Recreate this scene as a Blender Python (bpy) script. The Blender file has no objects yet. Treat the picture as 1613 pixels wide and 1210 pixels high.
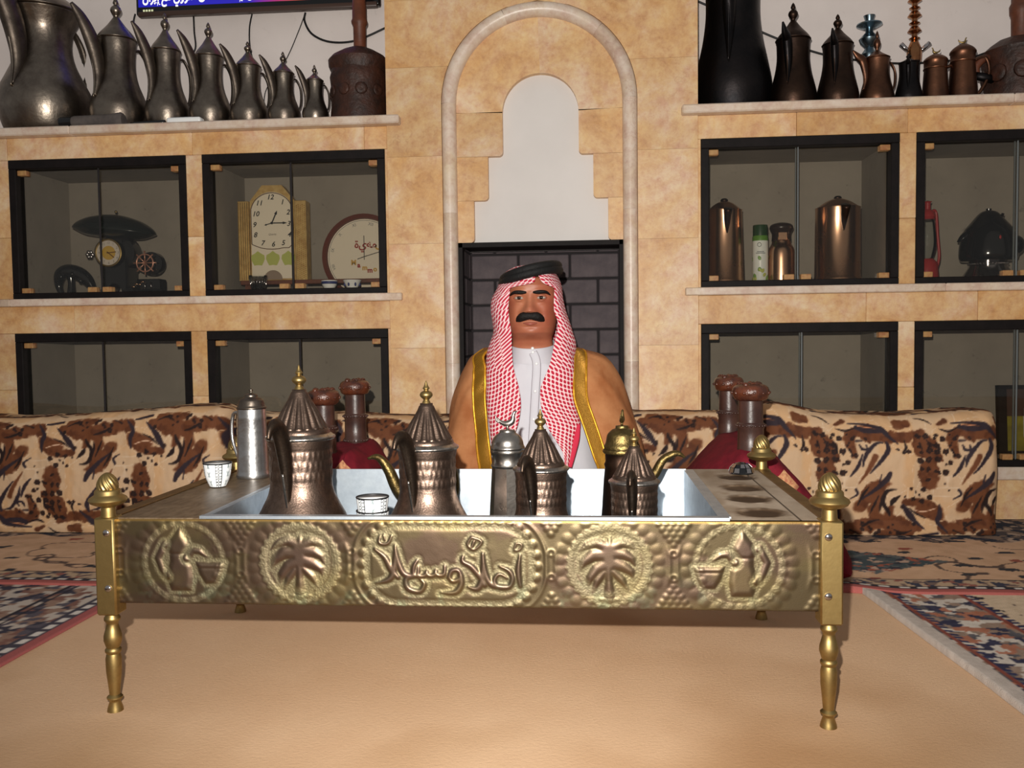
import bpy, bmesh, math, random
import numpy as np
from mathutils import Vector, Matrix

random.seed(7)
SC = bpy.context.scene
COL = SC.collection
PI = math.pi

# ------------------------------------------------------------------ camera
FPX, YAW, PITCH, ROLL = 1409.739, .0846, .0498, .0128
CAM = np.array((.8177, -1.4525, .6310))
_c1, _s1, _c2, _s2, _c3, _s3 = (math.cos(YAW), math.sin(YAW), math.cos(PITCH),
                                math.sin(PITCH), math.cos(ROLL), math.sin(ROLL))
_R = np.array((_c1, _s1, 0)); _F = np.array((-_s1*_c2, _c1*_c2, -_s2)); _U = np.array((-_s1*_s2, _c1*_s2, _c2))
CR = _c3*_R - _s3*_U; CU = _s3*_R + _c3*_U
camd = bpy.data.cameras.new('camera'); cam = bpy.data.objects.new('camera', camd); COL.objects.link(cam)
camd.sensor_width = 36; camd.lens = FPX/1613*36; camd.clip_start = .05
cam.matrix_world = Matrix(((CR[0], CU[0], -_F[0], CAM[0]), (CR[1], CU[1], -_F[1], CAM[1]),
                           (CR[2], CU[2], -_F[2], CAM[2]), (0, 0, 0, 1)))
SC.camera = cam

def ray(u, v):
    return _F + CR*((u-806.5)/FPX) - CU*((v-605)/FPX)
def at(u, v, Y):                       # photo pixel seen at depth Y -> world point
    r = ray(u, v); return CAM + r*((Y-CAM[1])/r[1])
def atz(u, v, Z):
    r = ray(u, v); return CAM + r*((Z-CAM[2])/r[2])

# ------------------------------------------------------------------ light
SC.view_settings.view_transform = 'Standard'; SC.view_settings.look = 'None'
SC.view_settings.gamma = 1; SC.view_settings.use_curve_mapping = False
SC.view_settings.exposure = 0.0
wd = bpy.data.worlds.new('world'); SC.world = wd; wd.use_nodes = True
bg = wd.node_tree.nodes['Background']; bg.inputs[0].default_value = (1.0, .97, .95, 1); bg.inputs[1].default_value = .22
fl = bpy.data.lights.new('camera_flash', 'SPOT'); flo = bpy.data.objects.new('camera_flash', fl); COL.objects.link(flo)
fl.energy = 275; fl.color = (1, .95, .88); fl.spot_size = math.radians(108); fl.spot_blend = .85; fl.shadow_soft_size = .009
flo.location = (.775, -1.47, .745)
flo.rotation_euler = (Vector((.62, 1.5, 1.08))-Vector(flo.location)).to_track_quat('-Z', 'Y').to_euler()

# ------------------------------------------------------------------ helpers
def lin(c):
    c = np.asarray(c, float)/255.
    return np.where(c <= .04045, c/12.92, ((c+.055)/1.055)**2.4)
def L4(c): return tuple(lin(c))+(1,)

class N:
    def __init__(s, name):
        s.m = bpy.data.materials.new(name); s.m.use_nodes = True
        s.t = s.m.node_tree; s.b = s.t.nodes['Principled BSDF']; s.o = s.t.nodes['Material Output']
    def n(s, typ, **k):
        x = s.t.nodes.new('ShaderNode'+typ)
        for a, v in k.items(): setattr(x, a, v)
        return x
    def l(s, a, b): s.t.links.new(a, b)
    def inp(s, **k):
        for a, v in k.items(): s.b.inputs[a.replace('_', ' ')].default_value = v
    def coord(s, kind='Object', scale=(1, 1, 1), rot=(0, 0, 0)):
        tc = s.n('TexCoord'); mp = s.n('Mapping'); s.l(tc.outputs[kind], mp.inputs[0])
        mp.inputs[3].default_value = scale; mp.inputs[2].default_value = rot
        return mp.outputs[0]
    def noise(s, co, scale, detail=4, rough=.55, dist=0):
        x = s.n('TexNoise'); s.l(co, x.inputs['Vector']); x.inputs['Scale'].default_value = scale
        x.inputs['Detail'].default_value = detail; x.inputs['Roughness'].default_value = rough
        x.inputs['Distortion'].default_value = dist
        return x.outputs[0]
    def ramp(s, f, stops):
        r = s.n('ValToRGB'); s.l(f, r.inputs[0]); e = r.color_ramp.elements
        while len(e) < len(stops): e.new(.5)
        for i, (p, c) in enumerate(stops): e[i].position = p; e[i].color = L4(c) if len(c) == 3 else c
        return r.outputs[0]
    def mix(s, f, a, b, mode='MIX'):
        x = s.n('Mix', data_type='RGBA', blend_type=mode)
        for v, k in ((f, 0), (a, 6), (b, 7)):
            if hasattr(v, 'is_linked') or hasattr(v, 'links'): s.l(v, x.inputs[k])
            else: x.inputs[k].default_value = v if k == 0 else L4(v)
        return x.outputs[2]
    def bump(s, h, strength=.3, dist=.01):
        x = s.n('Bump'); x.inputs[0].default_value = strength; x.inputs[1].default_value = dist
        s.l(h, x.inputs['Height']); s.l(x.outputs[0], s.b.inputs['Normal'])

def mat(name, base, rough=.5, metal=0, base2=None, scale=8, bump=0, bscale=60, bdist=.004, spec=.4, coat=0, lo=.35, hi=.65):
    k = N(name); k.inp(Roughness=rough, Metallic=metal); k.b.inputs['Specular IOR Level'].default_value = spec
    k.b.inputs['Coat Weight'].default_value = coat
    k.b.inputs['Base Color'].default_value = L4(base)
    co = k.coord()
    if base2: k.l(k.ramp(k.noise(co, scale, 6, .6), [(lo, base), (hi, base2)]), k.b.inputs['Base Color'])
    if bump: k.bump(k.noise(co, bscale, 5, .6), bump, bdist)
    return k.m

def new_mesh(name, V, F):
    me = bpy.data.meshes.new(name); me.from_pydata([tuple(v) for v in V], [], [tuple(f) for f in F]); me.update()
    return me
def fin(me, smooth):
    if smooth:
        me.polygons.foreach_set('use_smooth', [True]*len(me.polygons))
        if smooth is not True: me.set_sharp_from_angle(angle=math.radians(smooth))
def mk(name, data, m, parent=None, loc=None, smooth=40, rot=None):
    me = data if isinstance(data, bpy.types.Mesh) else new_mesh(name, *data)
    fin(me, smooth)
    if m is not None and not me.materials: me.materials.append(m)
    o = bpy.data.objects.new(name, me); COL.objects.link(o)
    if parent: o.parent = parent
    if loc is not None: o.location = loc
    if rot is not None: o.rotation_euler = rot
    return o
def tag(o, label=None, cat=None, group=None, kind=None):
    if label: o['label'] = label
    if cat: o['category'] = cat
    if group: o['group'] = group
    if kind: o['kind'] = kind
    return o
def thing(name, label, cat, loc=(0, 0, 0), rz=0, group=None):
    o = bpy.data.objects.new(name, None); COL.objects.link(o); o.location = loc; o.rotation_euler = (0, 0, rz)
    o.empty_display_size = .05
    return tag(o, label, cat, group)
def dup(root, loc, rz=None, label=None, group=None, scale=None):
    def cp(o, par):
        c = o.copy(); COL.objects.link(c); c.parent = par
        for ch in list(o.children): cp(ch, c)
        return c
    r = cp(root, None); r.location = loc
    if rz is not None: r.rotation_euler = (0, 0, rz)
    if scale: r.scale = (scale,)*3
    if label: r['label'] = label
    if group: r['group'] = group
    return r

def merge(*ds):
    V, F = [], []
    for v, f in ds:
        n = len(V); V += [tuple(p) for p in v]; F += [tuple(i+n for i in q) for q in f]
    return V, F
def move(d, t=(0, 0, 0), rz=0, s=1, rx=0, ry=0):
    M = Matrix.Translation(t) @ Matrix.Rotation(rz, 4, 'Z') @ Matrix.Rotation(ry, 4, 'Y') @ Matrix.Rotation(rx, 4, 'X')
    sc = s if isinstance(s, (tuple, list)) else (s, s, s)
    return [tuple(M @ Vector((p[0]*sc[0], p[1]*sc[1], p[2]*sc[2]))) for p in d[0]], d[1]
def box(x0, x1, y0, y1, z0, z1, bev=0):
    V = [(x, y, z) for x in (x0, x1) for y in (y0, y1) for z in (z0, z1)]
    F = [(0, 1, 3, 2), (4, 6, 7, 5), (0, 4, 5, 1), (2, 3, 7, 6), (0, 2, 6, 4), (1, 5, 7, 3)]
    if not bev: return V, F
    bm = bmesh.new(); vs = [bm.verts.new(v) for v in V]
    for f in F: bm.faces.new([vs[i] for i in f])
    bmesh.ops.bevel(bm, geom=bm.edges[:], offset=bev, segments=1, affect='EDGES', profile=.5)
    bm.verts.index_update()
    r = [tuple(v.co) for v in bm.verts], [tuple(v.index for v in f.verts) for f in bm.faces]
    bm.free(); return r
def rbox(x0, x1, y0, y1, z0, z1, r, seg=3):
    bm = bmesh.new(); V, F = box(x0, x1, y0, y1, z0, z1); vs = [bm.verts.new(v) for v in V]
    for f in F: bm.faces.new([vs[i] for i in f])
    bmesh.ops.bevel(bm, geom=bm.edges[:], offset=r, segments=seg, affect='EDGES', profile=.5)
    bm.verts.index_update()
    q = [tuple(v.co) for v in bm.verts], [tuple(v.index for v in f.verts) for f in bm.faces]
    bm.free(); return q
def cr(pts, k=6):                      # Catmull-Rom resample
    P = [np.array(p, float) for p in pts]; out = []
    for i in range(len(P)-1):
        a, b, c, d = P[max(i-1, 0)], P[i], P[i+1], P[min(i+2, len(P)-1)]
        for j in range(k):
            t = j/k
            out.append(.5*((2*b)+(-a+c)*t+(2*a-5*b+4*c-d)*t*t+(-a+3*b-3*c+d)*t**3))
    out.append(P[-1]); return out
def lathe(prof, n=28, mod=None, k=0, ph=0, cap=True):
    if k: prof = cr(prof, k)
    V, F, rings = [], [], []
    for r, z in prof:
        if r < 1e-5: rings.append([len(V)]); V.append((0, 0, z)); continue
        q = []
        for i in range(n):
            a = 2*PI*i/n+ph; rr = mod(r, z, a) if mod else r
            q.append(len(V)); V.append((rr*math.cos(a), rr*math.sin(a), z))
        rings.append(q)
    for a, b in zip(rings, rings[1:]):
        if len(a) == 1 and len(b) == 1: continue
        for i in range(n):
            j = (i+1) % n
            if len(a) == 1: F.append((a[0], b[j], b[i]))
            elif len(b) == 1: F.append((a[i], a[j], b[0]))
            else: F.append((a[i], a[j], b[j], b[i]))
    if not cap or (len(rings) > 2 and abs(prof[0][0]-prof[-1][0])+abs(prof[0][1]-prof[-1][1]) < 1e-7): return V, F
    if len(rings[0]) > 1: F.append(tuple(reversed(rings[0])))
    if len(rings[-1]) > 1: F.append(tuple(rings[-1]))
    return V, F
def tube(pts, rad, n=10, k=5, flat=1, up=None, cap=True):
    """swept tube; rad scalar or per control point; flat = thickness ratio across the second axis"""
    rl = rad if isinstance(rad, (list, tuple)) else [rad]*len(pts)
    P = cr([tuple(p)+(r,) for p, r in zip(pts, rl)], k) if k else [np.array(tuple(p)+(r,)) for p, r in zip(pts, rl)]
    V, F = [], []; nv = Vector(up) if up else None
    for i, p in enumerate(P):
        t = Vector(P[min(i+1, len(P)-1)][:3]-P[max(i-1, 0)][:3]).normalized()
        if nv is None: nv = Vector((0, 0, 1)) if abs(t.z) < .9 else Vector((1, 0, 0))
        b = t.cross(nv)
        if b.length < 1e-4: b = t.cross(Vector((.3, .9, .1)))
        b.normalize(); nv = b.cross(t).normalized()
        r = max(p[3], 1e-4)
        for j in range(n):
            a = 2*PI*j/n; q = Vector(p[:3])+b*(r*math.cos(a))+nv*(r*flat*math.sin(a)); V.append(tuple(q))
    for i in range(len(P)-1):
        for j in range(n):
            a, c = i*n+j, i*n+(j+1) % n
            F.append((a, c, c+n, a+n))
    if cap: F.append(tuple(reversed(range(n)))); F.append(tuple(range((len(P)-1)*n, len(P)*n)))
    return V, F
def prism(poly, y0, y1):               # polygon in XZ, thickness along Y (y0 = front)
    n = len(poly); V = [(x, y0, z) for x, z in poly]+[(x, y1, z) for x, z in poly]
    A = sum(poly[i][0]*poly[(i+1) % n][1]-poly[(i+1) % n][0]*poly[i][1] for i in range(n))
    F = [tuple(range(n)), tuple(reversed(range(n, 2*n)))]
    F += [(i, i+n, (i+1) % n+n, (i+1) % n) for i in range(n)]
    if A < 0: F = [tuple(reversed(f)) for f in F]
    return V, F
def ball(c, r, n=14, m=9):
    rx, ry, rz = (r, r, r) if not isinstance(r, (tuple, list)) else r
    prof = [(math.sin(PI*i/m), -math.cos(PI*i/m)) for i in range(m+1)]; prof[0] = (0, -1); prof[-1] = (0, 1)
    V, F = lathe(prof, n); return [(c[0]+x*rx, c[1]+y*ry, c[2]+z*rz) for x, y, z in V], F
def grid(name, P, m, parent=None, col=None, uv=None, closed=False, smooth=True, loc=None, flip=False):
    """P: (rows, cols, 3) array -> quad sheet, optional linear colours and uv"""
    h, w = P.shape[:2]; me = bpy.data.meshes.new(name)
    i = np.arange(h*w).reshape(h, w)
    if closed: i = np.concatenate([i, i[:, :1]], 1)
    q = np.stack([i[:-1, :-1], i[:-1, 1:], i[1:, 1:], i[1:, :-1]], -1).reshape(-1, 4)
    if flip: q = q[:, ::-1]
    nf = len(q)
    me.vertices.add(h*w); me.vertices.foreach_set('co', P.reshape(-1).astype(np.float32))
    me.loops.add(nf*4); me.loops.foreach_set('vertex_index', np.ascontiguousarray(q).reshape(-1).astype(np.int32))
    me.polygons.add(nf); me.polygons.foreach_set('loop_start', np.arange(0, nf*4, 4, dtype=np.int32))
    me.polygons.foreach_set('loop_total', np.full(nf, 4, np.int32))
    me.update(calc_edges=True); me.validate()
    if smooth: me.polygons.foreach_set('use_smooth', np.ones(nf, bool))
    if col is not None:
        ca = me.color_attributes.new('Col', 'FLOAT_COLOR', 'POINT')
        c4 = np.ones((h*w, 4), np.float32); c4[:, :col.shape[-1]] = col.reshape(h*w, -1); ca.data.foreach_set('color', c4.reshape(-1))
    if uv is not None:
        ul = me.uv_layers.new(name='UVMap'); ul.data.foreach_set('uv', uv.reshape(-1, 2)[q.reshape(-1)].astype(np.float32).reshape(-1))
    me.materials.append(m); o = bpy.data.objects.new(name, me); COL.objects.link(o)
    if parent: o.parent = parent
    if loc is not None: o.location = loc
    return o
def text_mesh(body, size, shear=0, bold=0):
    c = bpy.data.curves.new('lettering', 'FONT'); c.body = body; c.size = size; c.shear = shear; c.offset = bold
    c.align_x = 'CENTER'; c.resolution_u = 3
    o = bpy.data.objects.new('lettering', c); COL.objects.link(o)
    me = bpy.data.meshes.new_from_object(o.evaluated_get(bpy.context.evaluated_depsgraph_get()))
    bpy.data.objects.remove(o); bpy.data.curves.remove(c); me.materials.clear(); return me
AF = {'ا': '\uFE8D\uFE8E', 'إ': '\uFE87\uFE88', 'أ': '\uFE83\uFE84', 'ت': '\uFE95\uFE96\uFE97\uFE98', 'ث': '\uFE99\uFE9A\uFE9B\uFE9C',
      'ي': '\uFEF1\uFEF2\uFEF3\uFEF4', 'ر': '\uFEAD\uFEAE', 'ن': '\uFEE5\uFEE6\uFEE7\uFEE8', 'م': '\uFEE1\uFEE2\uFEE3\uFEE4',
      'ع': '\uFEC9\uFECA\uFECB\uFECC', 'و': '\uFEED\uFEEE', 'ل': '\uFEDD\uFEDE\uFEDF\uFEE0', 'ف': '\uFED1\uFED2\uFED3\uFED4',
      'ق': '\uFED5\uFED6\uFED7\uFED8', 'ذ': '\uFEAB\uFEAC', 'د': '\uFEA9\uFEAA', 'خ': '\uFEA5\uFEA6\uFEA7\uFEA8', 'ك': '\uFED9\uFEDA\uFEDB\uFEDC',
      'ة': '\uFE93\uFE94', 'ﻻ': '\uFEFB\uFEFC', 'ﻹ': '\uFEF9\uFEFA', 'ه': '\uFEE9\uFEEA\uFEEB\uFEEC'}
def arabic(s):
    s = s.replace('لا', 'ﻻ').replace('لإ', 'ﻹ'); out = []
    for i, ch in enumerate(s):
        if ch not in AF: out.append(ch); continue
        f = AF[ch]; pv = i > 0 and len(AF.get(s[i-1], '')) == 4; nx = i < len(s)-1 and s[i+1] in AF and len(f) == 4
        out.append(f[(3 if pv else 2) if nx else (1 if pv else 0)])
    return ''.join(reversed(out))

_rng = np.random.RandomState(3); _H = _rng.rand(256, 256); _J = _rng.rand(256, 256, 2)
def vnoise(x, y):
    xi, yi = np.floor(x).astype(int), np.floor(y).astype(int); fx, fy = x-xi, y-yi
    fx, fy = fx*fx*(3-2*fx), fy*fy*(3-2*fy); h = lambda a, b: _H[a % 256, b % 256]
    return (h(xi, yi)*(1-fx)+h(xi+1, yi)*fx)*(1-fy)+(h(xi, yi+1)*(1-fx)+h(xi+1, yi+1)*fx)*fy
def fbm(x, y, o=4):
    s, a, t = 0, .5, 0
    for i in range(o): s = s+a*vnoise(x*2**i+17*i, y*2**i+5*i); t += a; a *= .5
    return s/t
def worley(x, y):
    xi, yi = np.floor(x).astype(int), np.floor(y).astype(int)
    f1 = np.full(x.shape, 9.); f2 = f1.copy(); cid = np.zeros(x.shape)
    for dx in (-1, 0, 1):
        for dy in (-1, 0, 1):
            j = _J[(xi+dx) % 256, (yi+dy) % 256]
            d = np.hypot(xi+dx+j[..., 0]-x, yi+dy+j[..., 1]-y)
            n = d < f1; f2 = np.where(n, f1, np.minimum(f2, d)); cid = np.where(n, _H[(xi+dx) % 256, (yi+dy) % 256], cid); f1 = np.where(n, d, f1)
    return f1, f2, cid
def sst(a, b, x):
    t = np.clip((x-a)/(b-a), 0, 1); return t*t*(3-2*t)
def pl_sd(X, Y, pts, w):               # signed distance to a tapered polyline
    w = w if isinstance(w, (list, tuple)) else [w]*len(pts); D = np.full(X.shape, 1e9)
    for i in range(len(pts)-1):
        ax, ay = pts[i]; bx, by = pts[i+1]; dx, dy = bx-ax, by-ay
        t = np.clip(((X-ax)*dx+(Y-ay)*dy)/(dx*dx+dy*dy+1e-9), 0, 1)
        D = np.minimum(D, np.hypot(X-ax-t*dx, Y-ay-t*dy)-(w[i]+(w[i+1]-w[i])*t))
    return D
def poly_sd(X, Y, pts):
    D = pl_sd(X, Y, list(pts)+[pts[0]], 0); ins = np.zeros(X.shape, bool); n = len(pts)
    for i in range(n):
        (ax, ay), (bx, by) = pts[i], pts[(i+1) % n]
        if ay == by: continue
        c = ((ay > Y) != (by > Y)) & (X < (bx-ax)*(Y-ay)/(by-ay)+ax); ins ^= c
    return np.where(ins, -D, D)

# ------------------------------------------------------------------ materials
def stone_mat(name, c1, c2, c3, sc=5, rough=.45):
    k = N(name); oi = k.n('ObjectInfo'); tc = k.n('TexCoord'); ad = k.n('VectorMath', operation='ADD')
    mu = k.n('Math', operation='MULTIPLY'); k.l(oi.outputs['Random'], mu.inputs[0]); mu.inputs[1].default_value = 37
    k.l(tc.outputs['Object'], ad.inputs[0]); k.l(mu.outputs[0], ad.inputs[1]); co = ad.outputs[0]
    a = k.noise(co, sc, 7, .62, .6); b = k.noise(co, sc*3.2, 6, .7, .3); d = k.noise(co, sc*14, 4, .7)
    base = k.ramp(a, [(.36, c1), (.52, c2), (.66, c3)])
    mot = k.ramp(b, [(.33, (206, 206, 206)), (.5, (188, 188, 188)), (.66, (158, 158, 158))])
    x = k.mix(.75, base, mot, 'OVERLAY')
    sp = k.ramp(d, [(.30, (150, 150, 150)), (.45, (188, 188, 188)), (.62, (206, 206, 206))]); x = k.mix(.4, x, sp, 'OVERLAY')
    vn = k.n('TexVoronoi', feature='DISTANCE_TO_EDGE'); w = k.n('VectorMath', operation='ADD')
    nz = k.n('TexNoise'); nz.inputs['Scale'].default_value = 6; nz.inputs['Detail'].default_value = 4; k.l(co, nz.inputs['Vector'])
    k.l(co, w.inputs[0]); k.l(nz.outputs['Color'], w.inputs[1]); k.l(w.outputs[0], vn.inputs['Vector']); vn.inputs['Scale'].default_value = 2.2
    vein = k.ramp(vn.outputs[0], [(0, (255, 255, 255)), (.012, (0, 0, 0))]); msk = k.n('Math', operation='MULTIPLY'); k.l(vein, msk.inputs[0])
    k.l(k.ramp(k.noise(co, 3, 2), [(.52, (0, 0, 0)), (.62, (130, 130, 130))]), msk.inputs[1])
    x = k.mix(msk.outputs[0], x, (140, 84, 44))
    hv = k.n('HueSaturation'); mr = k.n('MapRange'); k.l(oi.outputs['Random'], mr.inputs[0]); mr.inputs[3].default_value = .9; mr.inputs[4].default_value = 1.08
    k.l(mr.outputs[0], hv.inputs['Value']); k.l(x, hv.inputs['Color']); k.l(hv.outputs[0], k.b.inputs['Base Color'])
    k.inp(Roughness=rough); k.bump(d, .12, .004); return k.m
STONE = stone_mat('travertine', (200, 152, 98), (211, 171, 124), (218, 186, 154))
PINK = stone_mat('pale_marble', (200, 176, 154), (212, 192, 176), (206, 182, 156), 4, .35)
CORE = mat('mortar', (120, 96, 70), .9)
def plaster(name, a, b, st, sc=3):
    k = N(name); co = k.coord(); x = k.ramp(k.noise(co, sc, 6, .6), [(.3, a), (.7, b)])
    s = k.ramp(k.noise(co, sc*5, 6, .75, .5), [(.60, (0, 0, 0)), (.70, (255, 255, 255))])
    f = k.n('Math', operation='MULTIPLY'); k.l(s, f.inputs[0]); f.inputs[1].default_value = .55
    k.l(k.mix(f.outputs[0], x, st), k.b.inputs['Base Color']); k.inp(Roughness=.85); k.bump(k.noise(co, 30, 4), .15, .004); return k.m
PLAST = plaster('grey_plaster', (218, 208, 203), (232, 222, 217), (200, 189, 183))
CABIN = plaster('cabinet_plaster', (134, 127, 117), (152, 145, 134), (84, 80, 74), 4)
WHITEP = mat('white_plaster', (222, 217, 213), .7, 0, (214, 209, 205), 3, .1, 20)
BLACK = mat('black_paint', (18, 15, 15), .6, 0, (26, 21, 21), 20, .15, 120, spec=.15)
BRICK = mat('dark_brick', (84, 76, 80), .85, 0, (104, 94, 96), 14, .5, 90, .004)
SOOT = mat('dark_joint', (40, 36, 38), .9)
CLIPM = mat('tan_clip', (178, 140, 88), .5, 0, (150, 96, 60), 60)
def glass_mat(name, tint, g=.05, r=.02):
    k = N(name); t = k.n('BsdfTransparent'); t.inputs[0].default_value = L4(tint); q = k.n('BsdfGlossy'); q.inputs['Roughness'].default_value = r
    m = k.n('MixShader'); lw = k.n('Fresnel'); lw.inputs[0].default_value = 1.45
    k.l(lw.outputs[0], m.inputs[0]); k.l(t.outputs[0], m.inputs[1]); k.l(q.outputs[0], m.inputs[2]); k.l(m.outputs[0], k.o.inputs[0]); return k.m
GLASS = glass_mat('smoked_glass', (242, 240, 236)); CLEAR = glass_mat('clear_glass', (248, 250, 250))
def vcol(name, rough=.8, bump=0, bs=300, sheen=0):
    k = N(name); a = k.n('VertexColor', layer_name='Col'); k.l(a.outputs[0], k.b.inputs['Base Color']); k.inp(Roughness=rough)
    k.b.inputs['Specular IOR Level'].default_value = .2; k.b.inputs['Sheen Weight'].default_value = sheen
    if bump: k.bump(k.noise(k.coord(), bs, 3), bump, .003)
    return k.m
PRINT = vcol('printed_velour', .75, .2, 250); PILE = vcol('rug_pile', .95, .6, 350)
def metal(name, a, b, rough=.35, sc=10, bump=.15, bs=25, r2=None):
    k = N(name); co = k.coord(); n = k.noise(co, sc, 6, .65); k.l(k.ramp(n, [(.35, a), (.65, b)]), k.b.inputs['Base Color']); k.inp(Metallic=1)
    mr = k.n('MapRange'); k.l(n, mr.inputs[0]); mr.inputs[1].default_value = .3; mr.inputs[2].default_value = .7
    mr.inputs[3].default_value = rough; mr.inputs[4].default_value = r2 or rough+.12; k.l(mr.outputs[0], k.b.inputs['Roughness'])
    if bump: k.bump(k.noise(co, bs, 3), bump, .006)
    return k.m
PEWTER = metal('tinned_pewter', (142, 132, 120), (104, 94, 86), .29, 14, .25, 30)
PEWD = metal('dull_pewter', (112, 102, 92), (80, 72, 66), .42, 14, .2, 40)
BRONZE = metal('dark_bronze', (74, 56, 46), (48, 38, 34), .38, 10, .2, 30)
COPPERD = metal('dark_copper', (120, 82, 62), (80, 58, 48), .36, 10, .2, 30)
BLACKM = metal('blackened_metal', (50, 46, 46), (34, 34, 36), .4, 10, .2, 30)
BRASS = metal('worn_brass', (176, 152, 100), (142, 120, 76), .40, 30, .04, 60)
DALL = metal('brown_copper', (130, 110, 98), (98, 82, 72), .36, 18, .12, 60)
DALLD = metal('spout_bronze', (98, 84, 72), (70, 58, 50), .36, 18, .1, 60)
ALU = metal('dented_aluminium', (206, 206, 206), (176, 176, 176), .26, 25, .2, 40)
STEEL = metal('galvanised_steel', (190, 200, 208), (170, 180, 190), .45, 40, .03, 60, .5)
ROSEG = metal('rose_copper', (222, 180, 148), (200, 154, 122), .2, 6, .02, 10)
CHROME = metal('chrome', (210, 205, 205), (190, 186, 186), .1, 6, 0)
SILVER = metal('old_silver', (196, 190, 182), (150, 144, 138), .25, 20, .15, 40)
WOODD = mat('dark_carved_wood', (66, 36, 24), .5, 0, (40, 24, 18), 22, .6, 60, .006)
WOODM = mat('brown_wood', (112, 62, 40), .5, 0, (84, 48, 34), 16, .3, 60)
LEATH = mat('brown_leather', (74, 48, 40), .36, 0, (54, 34, 30), 20, .3, 90, .002, .6)
LEATHK = mat('glossy_leather', (98, 50, 30), .26, 0, (60, 32, 24), 40, .8, 70, .004, .7)
MAROON = mat('maroon_cloth', (122, 26, 40), .8, 0, (100, 20, 34), 30, .3, 300, .002, .2)
PATCH = mat('woven_patch', (206, 160, 112), .85, 0, (160, 90, 70), 90, .2, 300)
CABLE = mat('black_cable', (18, 17, 18), .45)
WHITE = mat('white_porcelain', (236, 238, 238), .2, 0, None, 1, 0, spec=.6)
INK = mat('black_print', (24, 24, 26), .5); GREY = mat('grey_print', (110, 116, 118), .5); BLUE = mat('cobalt_print', (40, 52, 110), .4)
PLBLK = mat('glossy_black', (16, 18, 20), .12, 0, None, 1, 0, spec=.6)
FLOORM = N('felt_floor'); _co = FLOORM.coord()
_a = FLOORM.ramp(FLOORM.noise(_co, 2.2, 5, .6), [(.3, (204, 165, 128)), (.7, (216, 180, 144))])
_b = FLOORM.ramp(FLOORM.noise(_co, 1.3, 3, .5), [(.52, (255, 255, 255)), (.70, (206, 190, 164))])
FLOORM.l(FLOORM.mix(.8, _a, _b, 'MULTIPLY'), FLOORM.b.inputs['Base Color']); FLOORM.inp(Roughness=.85)
FLOORM.bump(FLOORM.noise(FLOORM.coord(scale=(1, 1.3, 1)), 120, 6, .75), .4, .004); FLOORM = FLOORM.m

# ================================================================== the setting
W = 1.6455                              # front plane of the stone wall
BK = W+.355                             # plaster behind the shelves
tag(mk('floor', box(-4, 5, -4.5, BK+.1, -.05, 0), FLOORM, smooth=False), kind='structure')
wall = tag(mk('wall_back', box(-4, 5, BK, BK+.12, 0, 2.9), PLAST, smooth=False), kind='structure')

def panel(x0, x1, z0, z1, m=STONE, y0=W, t=.05, name='stone_panel', bev=.0016, g=.0003):
    d = random.uniform(-.0008, .0008); cx, cz = (x0+x1)/2, (z0+z1)/2
    return mk(name, box(x0-cx+g, x1-cx-g, 0, t, z0-cz+g, z1-cz-g, bev), m, wall, (cx, y0+d, cz), False)
XS = [-1.2567, -.5953, -.5355, .1208, 1.2044, 1.8538, 1.908, 2.557]      # cabinet edges
ZU0, ZU1, ZL0, ZL1 = .7995, 1.2975, .186, .6745
def band(x0, x1, z0, z1, cuts):
    c = [x0]+[q for q in cuts if x0 < q < x1]+[x1]
    for a, b in zip(c, c[1:]): panel(a, b, z0, z1)
for (a, b, cuts) in ((-3.9, .130, (-3.2, -2.5, -1.9, -1.26, -.57, .05)), (1.195, 4.9, (1.52, 1.88, 2.57, 3.2, 3.9))):
    band(a, b, ZU1, 1.376, cuts); band(a, b, ZL1, .772, [q+.23 for q in cuts]); band(a, b, 0, .142, [q-.11 for q in cuts])
for z0, z1 in ((ZU0, ZU1), (ZL0, ZL1)):
    for x0, x1 in ((-1.9, XS[0]), (-3.9, -1.9), (XS[1], XS[2]), (XS[3], .130), (1.195, XS[4]), (XS[5], XS[6]), (XS[7], 3.3), (3.3, 4.9)):
        if x1-x0 > .03: zm = z0+(z1-z0)*random.uniform(.35, .65); panel(x0, x1, z0, zm); panel(x0, x1, zm, z1)
        else: panel(x0, x1, z0, z1, bev=.001)
for a, b in ((-3.9, -1.26), (-1.26, .176), (1.15, 2.0), (2.0, 4.9)):      # ledges of pale marble
    mk('ledge', box(a, b, W-.022, W+.06, .772, .7985, .003), PINK, wall, None, False)
    mk('ledge', box(a, b, W-.012, W+.06, .142, .185, .003), PINK, wall, None, False)
for a, b in ((-3.9, -1.0), (-1.0, .181), (1.139, 2.2), (2.2, 4.9)):
    mk('ledge', box(a, b, W-.042, BK, 1.376, 1.405, .004), PINK, wall, None, False)
for x0, x1 in ((.131, .161), (1.164, 1.194)): mk('stone_panel', box(x0, x1, W+.05, BK, 1.405, 2.6), STONE, wall, None, False)

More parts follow.
